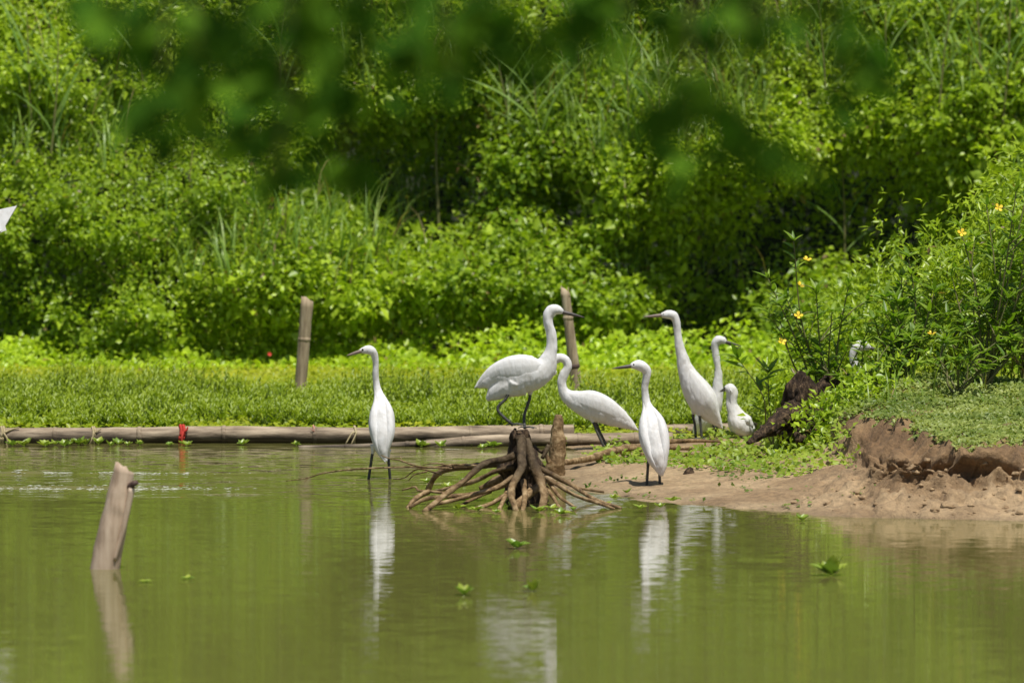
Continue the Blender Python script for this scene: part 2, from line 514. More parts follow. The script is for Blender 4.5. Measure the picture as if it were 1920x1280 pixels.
# ------------------------------------------------------------------ scattered leaves (stuff)
def leaf_mesh(name, Pn, N, D, L, W, C, mat, fold=0.25, wide=0.4, curl=0.0):
    """one folded leaf (two triangles) for every point: N leaf normal, D midrib direction"""
    D = norm(D); N = norm(N - D * np.sum(N * D, -1, keepdims=True)); S = np.cross(N, D)
    L = L[:, None]; W = W[:, None]
    base = Pn
    tip = Pn + D * L - N * L * curl
    mid = Pn + D * L * wide + N * W * fold
    l = mid + S * W * 0.5
    rr = mid - S * W * 0.5
    V = np.stack([base, rr, tip, l], 1).reshape(-1, 3)
    i = np.arange(len(Pn))[:, None] * 4
    Fc = np.concatenate([i + np.array([[0, 1, 2]]), i + np.array([[0, 2, 3]])], 1).reshape(-1, 3)
    return np_mesh(name, V, Fc, mat, np.repeat(C, 4, 0))


def rnd3(n):
    return norm(rng.normal(size=(n, 3)))


# thicket face, as a surface over (x, h): bulges stand forward, hollows go back
BULGE = [(200, 400, 290, 170, .55), (640, 520, 230, 110, .5), (960, 500, 110, 110, .35), (1110, 580, 100, 90, .22), (330, 610, 220, 80, .28),
         (1350, 250, 250, 150, .25), (1120, 330, 110, 100, .2), (1840, 300, 170, 220, .5), (60, 150, 120, 140, .35), (930, 330, 80, 60, .2), (1480, 600, 80, 60, .2),
         (790, 350, 115, 85, -1.1), (640, 310, 90, 50, -.6), (1330, 540, 75, 120, -.55), (1300, 645, 130, 55, -.65), (1610, 380, 160, 90, -.7),
         (720, 650, 230, 45, -.6), (1450, 450, 80, 100, -.5), (1070, 380, 60, 45, -.4), (260, 230, 200, 60, -.25), (1000, 660, 120, 40, -.4), (1700, 560, 120, 120, -.4),
         (20, 640, 60, 50, -.35), (450, 620, 60, 40, -.3), (1180, 470, 60, 50, -.3)]


def face_y(x, h):
    d0 = 37.6 + 0.55 * h
    sx = 960 + x * F / d0
    sy = 50 + (CAMZ - h) * F / d0
    y = 37.25 + 0.62 * h + 0.25 * np.exp(-h / .12) * 0
    for cx, cy, rx, ry, dp in BULGE:
        y = y - dp * (1.15 if dp > 0 else 1.7) * np.exp(-((sx - cx) / rx) ** 2 - ((sy - cy) / ry) ** 2)
    y = y + 0.22 - 0.20 * NZ.fbm(x * 1.3, h * 1.7, 1.3, 2) - 0.42 * np.abs(NZ.fbm(x * 2.3, h * 2.4, 8.3, 2)) - 0.20 * np.abs(NZ.fbm(x * 6.0, h * 5.5, 18.3, 2))
    y = y + smooth((h - 2.5) / 2) * 0.3 * NZ.fbm(x * 0.8, h * 0.8, 4.4, 2)
    return y


def thicket_points(n, x0, x1, h0, h1):
    x = rng.uniform(x0, x1, n); h = rng.uniform(h0, h1, n)
    y = face_y(x, h); e = 0.03
    dx = (face_y(x + e, h) - y) / e; dh = (face_y(x, h + e) - y) / e
    Nn = norm(np.stack([dx, -np.ones(n), dh], -1))
    return x, h, y, Nn


def leaf_colors(n, x, h, bright=1.0):
    t = rng.random(n)
    patch = 0.5 + 0.5 * NZ.fbm(x * 0.9, h * 0.9, 12.0, 3)
    t = np.clip(0.20 + 0.45 * t + 0.6 * patch + 0.1 * rng.normal(size=n), 0, 1)[:, None]
    c = np.array([0.10, 0.215, 0.015]) * (1 - t) + np.array([0.46, 0.60, 0.034]) * t
    dry = rng.random(n) < 0.012
    c[dry] = [0.26, 0.19, 0.07]
    return c * bright * (0.85 + 0.3 * rng.random(n))[:, None]


def vines(name, n, x0, x1, h0, h1, l0, l1, depth=0.16):
    x, h, y, Nn = thicket_points(n, x0, x1, h0, h1)
    off = rng.uniform(-depth, 0.05, n) + 0.03 * rng.normal(size=n)
    Pn = np.stack([x, y, h], -1) + Nn * off[:, None]
    hol = y - (37.25 + 0.62 * h)
    keep = (Pn[:, 2] > 0.03) & (rng.random(n) > smooth((hol - 0.2) / 0.6) * 0.70)
    up = np.array([0, -0.25, 0.9])
    N = norm(0.5 * Nn + 0.7 * up + 0.62 * rnd3(n))
    D = norm(rnd3(n) + 0.5 * Nn + np.array([0, -0.1, -0.55]))
    L = rng.uniform(l0, l1, n) * (0.75 + 0.5 * (NZ(x * 1.1, h * 1.1, 30.0) * .5 + .5)); W = L * rng.uniform(0.5, 0.85, n)
    C = leaf_colors(n, x, h)
    k = keep
    return leaf_mesh(name, Pn[k], N[k], D[k], L[k], W[k], C[k], M_vine)


o = link('vine_thicket', vines('vine_thicket', 310000, -4.0, 4.0, 0.0, 2.7, 0.024, 0.05, 0.17))
tag(o, 'dense sunlit green vine leaves covering the steep bank', 'vines', kind='stuff')
o = link('broad_vine_leaves', vines('broad_vine_leaves', 9000, -4.0, 4.0, 0.05, 2.5, 0.055, 0.09, 0.06))
tag(o, 'larger pale leaves scattered over the surface of the vines', 'vines', kind='stuff')
o = link('hillside_foliage', vines('hillside_foliage', 62000, -6.5, 6.5, 2.6, 8.0, 0.07, 0.13, 0.3))
tag(o, 'green foliage higher up the bank above the vines', 'foliage', kind='stuff')
o = link('side_foliage', np_mesh('tmp', [[0, 0, 0]] * 3, [[0, 1, 2]], None))
bpy.data.objects.remove(o)
for sgn, nm in ((-1, 'left'), (1, 'right')):
    a0, a1 = (-8.5, -4.0) if sgn < 0 else (4.0, 8.5)
    o = link('bank_foliage', vines('bank_foliage', 22000, a0, a1, 0.0, 2.7, 0.06, 0.11, 0.2))
    tag(o, f'green vine leaves on the bank at the far {nm} of the thicket', 'foliage', kind='stuff')

# low creeping growth at the foot of the thicket, spilling on to the weed flat
n = 16000
x = rng.uniform(-4.5, 3.0, n); u = rng.random(n) ** 1.4
y = 37.3 - 0.9 * u + 0.3 * NZ.fbm(x * 2, 0.2, 0.7, 3)
hh = 0.05 + 0.16 * (1 - u) * rng.random(n) * (1.2 + NZ.fbm(x * 2.5, y * 2.5, 2.2, 2))
N = norm(np.array([0, -0.35, 0.9]) + 0.5 * rnd3(n)); D = norm(rnd3(n) + np.array([0, -0.5, 0.0]))
L = rng.uniform(0.025, 0.055, n)
c = leaf_colors(n, x, y * 0.5, 1.15)
o = link('creeping_growth', leaf_mesh('creeping_growth', np.stack([x, y, np.maximum(hh, .05)], -1), N, D, L, L * 0.7, c, M_vine))
tag(o, 'low bright green creepers at the foot of the thicket', 'creepers', kind='stuff')

# yellow-green weed mat
n = 60000
x = rng.uniform(-4.2, 2.8, n); y = rng.uniform(30.9, 37.3, n)
z = height(x, y) + rng.uniform(0.0, 0.03, n)
N = norm(np.array([0, -0.3, 1]) + 0.55 * rnd3(n)); D = rnd3(n) * np.array([1, 1, 0.35])
L = rng.uniform(0.015, 0.035, n)
t = np.clip(0.5 + 0.6 * NZ.fbm(x * 1.3, y * 1.3, 3.0, 3) + 0.2 * rng.normal(size=n), 0, 1)[:, None]
c = np.array([0.24, 0.33, 0.015]) * (1 - t) + np.array([0.46, 0.48, 0.03]) * t
o = link('floating_weed_mat', leaf_mesh('floating_weed_mat', np.stack([x, y, z], -1), N, D, L, L * 0.8, c, M_weed))
tag(o, 'flat yellow green carpet of floating weed behind the bamboo', 'water weed', kind='stuff')


# upright sprigs behind the bamboo
def sprigs(name, n, xr, yr, hr, seed, keepf=None):
    x = rng.uniform(*xr, n); y = yr[0] + (yr[1] - yr[0]) * rng.random(n) ** 1.15
    dens = NZ.fbm(x * 1.6, y * 1.2, seed, 3)
    k = dens > -0.55 + 0.5 * ((y - yr[0]) / (yr[1] - yr[0]))
    if keepf is not None: k &= keepf(x, y)
    x, y, dens = x[k], y[k], dens[k]; n = len(x)
    g0 = height(x, y)
    H = rng.uniform(*hr, n) * np.clip(0.75 + 0.55 * dens + 0.45 * NZ.fbm(x * 4, y * 4, 71.0, 2), .35, 1.7)
    lean = rng.normal(size=(n, 2)) * 0.22
    pts, nrm, dr, ln, cl = [], [], [], [], []
    K = 9
    tone = rng.random(n)
    for j in range(K):
        f = (j + 0.5) / K
        ang = j * 2.4 + rng.random(n) * 1.2
        p = np.stack([x + lean[:, 0] * H * f, y + lean[:, 1] * H * f, g0 + H * f], -1)
        d = np.stack([np.cos(ang), np.sin(ang), 0.75 + 0.5 * rng.random(n)], -1)
        pts.append(p); dr.append(d)
        nrm.append(norm(np.array([0, -0.2, 1.0]) + 0.3 * rnd3(n)))
        ln.append(rng.uniform(0.026, 0.050, n) * (1.15 - 0.5 * f))
        t = np.clip(0.5 * tone + 0.3 * f + 0.25 * rng.random(n), 0, 1)[:, None]
        cl.append(np.array([0.11, 0.20, 0.010]) * (1 - t) + np.array([0.36, 0.45, 0.03]) * t)
    # stems as one long thin leaf
    p = np.stack([x, y, g0 - 0.01], -1)
    d = np.stack([lean[:, 0], lean[:, 1], np.ones(n)], -1)
    V1 = leaf_mesh(name, np.concatenate(pts + [p]), np.concatenate(nrm + [np.tile([0.2, -1, 0.1], (n, 1)) + 0.3 * rnd3(n)]),
                   np.concatenate(dr + [d]), np.concatenate(ln + [H * 1.02]),
                   np.concatenate([l * 0.36 for l in ln] + [np.full(n, 0.006)]),
                   np.concatenate(cl + [np.tile([0.12, 0.17, 0.03], (n, 1))]), M_weed, fold=0.2, wide=0.5)
    return V1


o = link('waterside_sprigs', sprigs('waterside_sprigs', 9500, (-3.4, 1.3), (31.22, 33.7), (0.06, 0.17), 2.0))
tag(o, 'upright leafy green water plants crowding behind the bamboo', 'water plants', kind='stuff')


# ground cover on the shore and on the mound
def cover(name, n, xr, yr, l0, l1, maskf, label, zup=0.03, hcol=(0.10, 0.17, 0.03), lcol=(0.24, 0.31, 0.07)):
    x = rng.uniform(*xr, n); y = rng.uniform(*yr, n)
    k = maskf(x, y); x, y = x[k], y[k]; m = len(x)
    z = height(x, y) + rng.uniform(0.0, zup, m) * (1 + NZ.fbm(x * 5, y * 5, 6.0, 2))
    x, y = warp(x, y, z)
    N = norm(np.array([0, -0.45, 1]) + 0.45 * rnd3(m)); D = rnd3(m) * np.array([1, 1, 0.5])
    L = rng.uniform(l0, l1, m)
    t = np.clip(0.5 + 0.5 * NZ.fbm(x * 3, y * 3, 13.0, 3) + 0.25 * rng.normal(size=m), 0, 1)[:, None]
    c = np.array(hcol) * (1 - t) + np.array(lcol) * t
    o = link(name, leaf_mesh(name, np.stack([x, y, np.maximum(z, .01)], -1), N, D, L, L * 0.7, c, M_weed))
    tag(o, label, 'ground cover', kind='stuff')


def shore_e(x, y):
    return x - np.interp(y, SHORE[:, 0], SHORE[:, 1])


def top_mask(x, y):
    nn = NZ.fbm(x * 5, y * 5, 21.0, 3)
    return (y > 26.62 + 1.25 * smooth((1.90 - x) / .36) + 0.12 * nn) & (x > 1.60 + 0.10 * nn) & (height(x, y) > .2) & (nn > -0.75)


cover('mound_cover', 85000, (1.4, 3.4), (26.3, 29.3), 0.011, 0.027, top_mask, 'dull green mat of small creeping leaves on the earth mound', 0.02,
      (0.13, 0.20, 0.03), (0.38, 0.44, 0.12))


def shore_mask(x, y):
    nn = NZ.fbm(x * 2.6, y * 2.6, 25.0, 3)
    e = shore_e(x, y)
    edge = np.interp(x, [0.2, 0.5, 1.0, 1.3, 1.6, 1.9], [29.3, 28.9, 28.15, 27.35, 27.3, 28.5])
    clear = (x < 1.2) & (y > 29.2)
    return (e > 0.08) & (y > edge + 0.35 * nn) & (x < 1.47 + (y - 27) * .12 + .05 * nn) & (~clear | (nn > .35))


cover('shore_cover', 20000, (0.2, 3.4), (27.0, 31.4), 0.018, 0.04, shore_mask, 'bright green creeping weeds spread over the shore', 0.035,
      (0.16, 0.26, 0.02), (0.36, 0.46, 0.06))
cover('sparse_seedlings', 2600, (0.1, 2.2), (26.2, 29.2), 0.012, 0.028,
      lambda x, y: (shore_e(x, y) > -0.02) & (NZ.fbm(x * 4, y * 4, 31.0, 3) > 0.28) & (x < 1.5), 'sparse small seedlings dotting the bare mud', 0.015)
o = link('shore_sprigs', sprigs('shore_sprigs', 1500, (0.75, 2.9), (28.2, 31.0), (0.05, 0.13), 6.0, lambda x, y: shore_mask(x, y) & (x > 1.2)))
tag(o, 'small upright green weeds growing on the shore by the dark stump', 'weeds', kind='stuff')


def blades(name, n, posf, hr, wr, bend, colr, mat):
    """curved grass blades (5 sections)"""
    x, y, z = posf(n); n = len(x)
    az = rng.uniform(0, 2 * math.pi, n); H = rng.uniform(*hr, n); Wd = rng.uniform(*wr, n); B = rng.uniform(*bend, n)
    K = 6
    sd = np.stack([-np.sin(az), np.cos(az), np.zeros(n)], -1)
    out = np.stack([np.cos(az), np.sin(az), np.zeros(n)], -1)
    rows = []
    for j in range(K):
        f = j / (K - 1)
        ang = B * f * f
        r_ = H * (0.12 * f + np.sin(ang) * 0.6 * f); zz = H * f * (1 - 0.45 * f * np.clip(B / 1.6, 0, 1.5) * f)
        c = np.stack([x, y, z], -1) + out * r_[:, None]; c[:, 2] += zz
        w = Wd * (0.7 + 0.6 * f if f < 0.4 else 1.55 * (1 - f) + 0.02)
        rows += [c - sd * w[:, None] * 0.5, c + sd * w[:, None] * 0.5]
    V = np.stack(rows, 1).reshape(-1, 3)
    i = np.arange(n)[:, None] * (2 * K)
    Fc = np.concatenate([i + np.array([[2 * j, 2 * j + 1, 2 * j + 3, 2 * j + 2]]) for j in range(K - 1)], 1).reshape(-1, 4)
    t = rng.random(n)[:, None]
    C = np.array(colr[0]) * (1 - t) + np.array(colr[1]) * t
    dry = rng.random(n) < 0.06
    C[dry] = [0.30, 0.24, 0.10]
    return np_mesh(name, V, Fc, mat, np.repeat(C, 2 * K, 0), True)


def bank_pos(hmin, hmax, dens=None):
    def f(n):
        x = rng.uniform(-4, 4, n); h = rng.uniform(hmin, hmax, n)
        k = (NZ.fbm(x * 1.2, h * 1.5, 40.0, 3) + (h - 1.0) * 0.35 + 0.12 * x) > 0.1
        x, h = x[k], h[k]
        return x, face_y(x, h) + rng.uniform(-0.02, 0.12, len(x)), h
    return f


o = link('bank_grass', blades('bank_grass', 15000, bank_pos(0.5, 2.7), (0.15, 0.55), (0.006, 0.015), (0.3, 1.9), ((0.14, 0.26, 0.03), (0.32, 0.44, 0.09)), M_grass))
tag(o, 'long arching grass blades growing through the vines', 'grass', kind='stuff')


def stem_pos(n):
    x = rng.uniform(-4, 4, n); h = rng.uniform(0.3, 2.4, n)
    return x, face_y(x, h) + rng.uniform(-0.03, 0.15, n), h - .1


o = link('dry_stems', blades('dry_stems', 420, stem_pos, (0.25, 0.7), (0.004, 0.008), (0.1, 2.4), ((0.24, 0.17, 0.08), (0.42, 0.36, 0.16)), M_grass))
tag(o, 'thin dry stems and dead stalks poking through the vines', 'stems', kind='stuff')


def thatch_pos(n):
    x = rng.uniform(1.5, 3.2, n); y = rng.uniform(28.2, 31.5, n)
    k = NZ.fbm(x * 3, y * 3, 44.0, 2) > -0.1
    x, y = x[k], y[k]
    return x, y, height(x, y)


o = link('mound_grass', blades('mound_grass', 1100, thatch_pos, (0.08, 0.30), (0.004, 0.010), (0.3, 1.8), ((0.14, 0.26, 0.03), (0.32, 0.42, 0.07)), M_grass))
tag(o, 'tufts of grass among the flowering shrubs on the mound', 'grass', kind='stuff')


# ------------------------------------------------------------------ tubes
def catmull(pts, per=6):
    pts = [np.asarray(p, float) for p in pts]
    q = [2 * pts[0] - pts[1]] + pts + [2 * pts[-1] - pts[-2]]
    res = []
    for i in range(1, len(q) - 2):
        for k in range(per):
            t = k / per
            a, b_, c, d = q[i - 1], q[i], q[i + 1], q[i + 2]
            res.append(0.5 * ((2 * b_) + (-a + c) * t + (2 * a - 5 * b_ + 4 * c - d) * t * t + (-a + 3 * b_ - 3 * c + d) * t ** 3))
    res.append(pts[-1])
    return np.array(res)


def sweep(path, ra, rb, side0, nseg=10, rough=0.0, seed=0.0, ridges=0, ridge=0.0, cap=True):
    """tube along path with elliptical sections (ra along the transported side axis); returns V, quads+fans as list of faces"""
    path = np.asarray(path, float); n = len(path)
    T = norm(np.gradient(path, axis=0))
    S = np.asarray(side0, float); V = []; frames = []
    for i in range(n):
        S = S - T[i] * np.dot(S, T[i]); S = S / (np.linalg.norm(S) + 1e-9)
        N = np.cross(T[i], S)
        frames.append((S.copy(), N))
        for k in range(nseg):
            a_ = 2 * math.pi * k / nseg
            m = 1.0
            if rough:
                m += rough * float(NZ.fbm(path[i][0] * 25 + math.cos(a_) * 1.3 + seed, path[i][1] * 25 + math.sin(a_) * 1.3, path[i][2] * 25, 2) + 0.45 * NZ(math.cos(a_) * 3.1 + seed * 2, math.sin(a_) * 3.1, path[i][2] * 30 + path[i][0] * 30))
            if ridges:
                m += ridge * abs(math.sin(ridges * a_ / 2))
            V.append(path[i] + S * (math.cos(a_) * ra[i] * m) + N * (math.sin(a_) * rb[i] * m))
    Fc = []
    for i in range(n - 1):
        for k in range(nseg):
            k2 = (k + 1) % nseg
            Fc.append((i * nseg + k, i * nseg + k2, (i + 1) * nseg + k2, (i + 1) * nseg + k))
    if cap:
        Fc.append(tuple(reversed(range(nseg))))
        Fc.append(tuple((n - 1) * nseg + k for k in range(nseg)))
    return V, Fc, frames


def mk(name, parts, mat, parent=None, root=None, smooth_=True):
    V, Fc = [], []
    for v, f in parts:
        o_ = len(V); V += [tuple(p) for p in v]; Fc += [tuple(i + o_ for i in q) for q in f]
    r0 = np.asarray(root if root is not None else (0, 0, 0), float)
    me = bpy.data.meshes.new(name)
    me.from_pydata([tuple(np.asarray(p) - r0) for p in V], [], Fc)
    me.materials.append(mat)
    if smooth_: me.polygons.foreach_set('use_smooth', [True] * len(me.polygons))
    me.update()
    return link(name, me, parent, None if parent is not None else tuple(r0))


def tube(pts, r0, r1=None, nseg=8, rough=0.0, seed=0.0, per=6, rs=None):
    path = catmull(pts, per); n = len(path)
    if rs is not None:
        rr = np.interp(np.linspace(0, 1, n), np.linspace(0, 1, len(rs)), rs)
    else:
        rr = np.linspace(r0, r0 if r1 is None else r1, n)
    T = path[1] - path[0]
    s0 = np.cross(T, (0, 0, 1)) if abs(T[2]) < 0.9 * np.linalg.norm(T) else np.array((1, 0, 0))
    v, f, _ = sweep(path, rr, rr, s0, nseg, rough, seed)
    return v, f


def blob(c, r, nu=10, nv=7, rough=0.0, sc=(1, 1, 1)):
    V, Fc = [], []
    for i in range(nv + 1):
        th = math.pi * i / nv
        for k in range(nu):
            ph = 2 * math.pi * k / nu
            d = np.array([math.sin(th) * math.cos(ph), math.sin(th) * math.sin(ph), math.cos(th)])
            m = 1 + rough * float(NZ.fbm(d[0] * 2 + c[0] * 9, d[1] * 2, d[2] * 2, 2))
            V.append(np.asarray(c) + d * r * m * np.asarray(sc))
    for i in range(nv):
        for k in range(nu):
            Fc.append((i * nu + k, (i + 1) * nu + k, (i + 1) * nu + (k + 1) % nu, i * nu + (k + 1) % nu))
    return V, Fc


# ------------------------------------------------------------------ egrets
def remesh(me, voxel, iters=4):
    o = bpy.data.objects.new('tmp', me); COL.objects.link(o)
    m = o.modifiers.new('r', 'REMESH'); m.mode = 'VOXEL'; m.voxel_size = voxel; m.use_smooth_shade = True
    s = o.modifiers.new('s', 'SMOOTH'); s.factor = 0.5; s.iterations = iters
    dg = bpy.context.evaluated_depsgraph_get()
    new = bpy.data.meshes.new_from_object(o.evaluated_get(dg))
    bpy.data.objects.remove(o)
    return new


def egret(label, d, spine, bill, legs, side, base, wing=(0.02, 0.62), flat=0.9, pale=False, ground_z=0.0, thigh=0.016, wing_up=0.22, wings=True, extra=None, open_bill=0.0, plume=True, crest=True):
    """spine: (px, py, depth offset, half width px) from tail tip to bill base; last four are head"""
    s = F / d
    root = empty('egret', base)
    pts = [np.array(P(px, py, d + dy)) for px, py, dy, r_ in spine]
    rad = [r_ / s for *_, r_ in spine]
    per = 6
    path = catmull(pts, per); n = len(path)
    rr = catmull([np.array([q]) for q in rad], per)[:, 0]; rr = np.maximum(rr, 0.002)
    t = np.linspace(0, 1, n)
    side = np.asarray(side, float)
    lat = rr * (flat + (1 - flat) * smooth((t - 0.35) / 0.3))
    v, f, fr = sweep(path, lat, rr, side, 18)
    V = [tuple(p) for p in v]; Fc = list(f)

    def addp(vf):
        o_ = len(V)
        V.extend(tuple(p) for p in vf[0]); Fc.extend(tuple(i + o_ for i in q) for q in vf[1])
    for lg in legs:          # feathered thighs join the body
        p0, p1 = lg[0], lg[1]
        a_ = np.array(P(*p0[:2], d + p0[2])); b_ = np.array(P(*p1[:2], d + p1[2]))
        ins = a_ + (a_ - b_) * 0.55
        addp(tube([ins, a_, a_ * 0.35 + b_ * 0.65], 0, nseg=10, per=4, rs=[thigh * 1.7, thigh, 0.006]))
    for ex in (extra or []):
        e_ = [np.array(P(px, py, d + dy)) for px, py, dy, r_ in ex]
        pth = catmull(e_, 4)
        er = np.interp(np.linspace(0, 1, len(pth)), np.linspace(0, 1, len(ex)), [q[3] / s for q in ex])
        v2, f2, _ = sweep(pth, er * 0.8, er, side, 12)
        addp((v2, f2))
    me = bpy.data.meshes.new('egret_body')
    r0 = np.asarray(base)
    me.from_pydata([tuple(np.asarray(p) - r0) for p in V], [], Fc)
    me.update()
    nm = remesh(me, 0.0042, 5)
    nm.materials.append(M_white)
    # ruffled plumage
    co = np.empty(len(nm.vertices) * 3, np.float32); nm.vertices.foreach_get('co', co); co = co.reshape(-1, 3)
    no = np.empty(len(nm.vertices) * 3, np.float32); nm.vertices.foreach_get('normal', no); no = no.reshape(-1, 3)
    co += no * (0.0022 * NZ.fbm(co[:, 0] * 38, co[:, 1] * 38, co[:, 2] * 20, 3))[:, None]
    nm.vertices.foreach_set('co', co.ravel()); nm.polygons.foreach_set('use_smooth', [True] * len(nm.polygons)); nm.update()
    link('body', nm, root)
    # folded wings
    if wings:
        for sg in (-1, 1):
            i0, i1 = int(wing[0] * n), int(wing[1] * n)
            idx = list(range(i0, i1 + 1))
            c_, wa, wb = [], [], []
            for j, i in enumerate(idx):
                S, N = fr[i]
                if N[2] < 0 or (abs(N[2]) < 0.3 and N[1] > 0): N = -N
                u = j / (len(idx) - 1)
                prof = math.sin(math.pi * min(1, 0.06 + u * 0.92)) ** 0.55
                c_.append(path[i] + S * sg * lat[i] * 0.60 + N * rr[i] * wing_up)
                wa.append(max(0.003, lat[i] * 0.46 * prof)); wb.append(max(0.004, max(rr[i], 0.008) * 0.74 * prof))
            tail = c_[0] - (c_[3] - c_[0]) * 0.35
            c_ = [tail] + c_; wa = [0.002] + wa; wb = [0.003] + wb
            v2, f2, _ = sweep(c_, wa, wb, fr[i0][0], 28, 0.0, 0, 18, 0.06)
            mk('wing', [(v2, f2)], M_wing, root, base)
    # bill: two mandibles
    bb = np.array(P(*bill[0][:2], d + bill[0][2])); bt = np.array(P(*bill[1][:2], d + bill[1][2]))
    hd = path[-1] - path[-4]
    bs = bb - (bt - bb) * 0.12
    dn = np.array([0, 0, -1.0])
    L = np.linalg.norm(bt - bb)
    bm = M_billpale if pale else M_bill
    bo = mk('bill', [tube([bs, bb * .5 + bt * .5 + np.array([0, 0, 0.0012]), bt], 0, nseg=8, per=5, rs=[0.0095, 0.0066, 0.0042, 0.0012]),
                     tube([bs + dn * 0.002, bb * .5 + bt * .5 + dn * (0.003 + open_bill * .5), bt - (bt - bb) * 0.03 + dn * (0.0005 + open_bill)], 0, nseg=8, per=5,
                          rs=[0.007, 0.005, 0.003, 0.001])], bm, root, base)
    # eyes on both sides of the head
    bd = (bt - bb) / L
    sd = np.cross(bd, (0, 0, 1)); sd /= np.linalg.norm(sd)
    for sg in (-1, 1):
        ec = bb - bd * 0.008 + np.array([0, 0, 0.0055]) + sd * sg * 0.0105
        mk('eye', [blob(ec, 0.0048, 8, 6)], M_eye, root, base)
    # crest and breast plumes
    if crest:
        hi = path[-max(5, int(0.1 * n))]
        back = -bd * 0.7 + np.array([0, 0, -0.75])
        hp = path[-7]
        mk('crest', [tube([hp - bd * 0.012 + sd * .003 * q, hp - bd * .026 + back * 0.012, hp - bd * 0.026 + back * (0.03 + 0.008 * q) + sd * .004 * q], 0.0045, 0.0008, nseg=5, per=3)
                     for q in (-1, 0, 1)], M_white, root, base)
    # legs with toes
    for lg in legs:
        ps = [np.array(P(q[0], q[1], d + q[2])) for q in lg]
        foot = ps[-1]
        top = ps[0] * 0.45 + ps[1] * 0.55
        lo = mk('leg', [tube([top] + ps[1:], 0, nseg=8, per=4, rs=[0.0075] + [0.0062] * (len(ps) - 1)), blob(ps[1] if len(ps) > 2 else foot, 0.0075, 8, 5)], M_leg, root, base)
        fx = np.array([bd[0], bd[1], 0]); fx /= np.linalg.norm(fx) + 1e-9
        if len(lg[-1]) > 3: continue
        toes = []
        for an, ln in ((0, .05), (0.55, .045), (-0.55, .045), (math.pi, .028)):
            dv = np.array([fx[0] * math.cos(an) - fx[1] * math.sin(an), fx[0] * math.sin(an) + fx[1] * math.cos(an), 0])
            toes.append(tube([foot + np.array([0, 0, .004]), foot + dv * ln * .5 + np.array([0, 0, .007]), foot + dv * ln + np.array([0, 0, .002])], 0.0042, 0.002, nseg=6, per=3))
        mk('toes', toes, M_leg, lo, base)
    tag(root, label, 'egret', 'white egrets at the pond')
    return root


S_side = (0, 1, 0)
S_front = (1, 0, 0)

# 1 wading bird seen from behind
egret('white egret wading in open water, back turned, a thin bare branch crossing its legs', 28.3,
      [(724, 866, -.085, 2.5), (719, 852, -.075, 10.5), (717, 834, -.06, 18.5), (717, 816, -.04, 24), (716, 798, -.02, 25.5), (716, 777, .0, 23), (714, 757, .025, 15.5),
       (710, 739, .045, 9.5), (706, 720, .055, 6.6), (704.5, 698, .05, 6.0), (704, 677, .045, 6.2), (701, 662, .04, 7.5), (692, 655.5, .035, 8.8), (682, 656.5, .03, 7.2), (674, 659, .025, 3.8)],
      [(676, 658.5, .025), (650, 666.5, .015)],
      [[(700, 842, -.02), (697, 858, -.02), (690, 906, -.01)], [(727, 852, -.02), (729, 868, -.02), (732, 905, .0)]],
      S_front, tuple(G(711, 903)), pale=True, thigh=0.012)

# 4 bird on the shore seen from behind
egret('white egret on the muddy shoreline, back turned, dark bill held level', 27.7,
      [(1241, 892, -.085, 3), (1238, 876, -.075, 14), (1233, 858, -.06, 22.5), (1230, 840, -.04, 27), (1226, 820, -.02, 29), (1223, 799, .0, 26), (1219, 781, .025, 18.5),
       (1214, 763, .045, 10.5), (1210, 745, .05, 7.4), (1209, 726, .045, 6.6), (1212, 709, .04, 7.2), (1212, 695, .04, 8.8), (1203, 686, .035, 10.6), (1191, 684.5, .03, 8.2), (1182, 686.5, .025, 4.2)],
      [(1184, 686, .025), (1147, 691, .01)],
      [[(1217, 858, -.02), (1215, 872, -.02), (1212, 923, -.01)], [(1236, 872, -.03), (1236.5, 886, -.03), (1238, 922, -.01)]],
      S_front, tuple(G(1225, 922, .01)), thigh=0.013)

# 2 bird on top of the stump
egret('white egret standing on top of the twisted root stump, bill pointing right', 26.85,
      [(893, 726, .0, 4), (908, 716, .0, 13), (930, 705, .0, 22), (955, 702, .0, 31), (982, 701, .0, 35), (1005, 697, .0, 32), (1022, 687, .0, 23), (1030, 668, .0, 14.5), (1034, 648, .0, 10.8),
       (1033, 626, .0, 10.2), (1028, 606, .0, 9.8), (1028, 591, .0, 10.5), (1037, 581, .0, 11), (1047, 581.5, .0, 9), (1056, 585, .0, 4.5)],
      [(1055, 585, .0), (1096, 595, .0)],
      [[(958, 728, -.03), (948, 748, -.03), (933, 768, -.03), (962, 797, -.03)], [(994, 728, .03), (993, 748, .03), (983, 779, .03), (984, 803, .0)]],
      S_side, tuple(P(982, 806, 26.85)), flat=0.74, thigh=0.018, wing=(0.0, 0.47), wing_up=0.28,
      extra=[[(978, 712, .0, 30), (948, 722, .0, 26), (925, 738, .0, 15), (912, 750, .0, 4)], [(1018, 690, .03, 20), (1036, 697, .05, 9), (1043, 700, .05, 4)]])

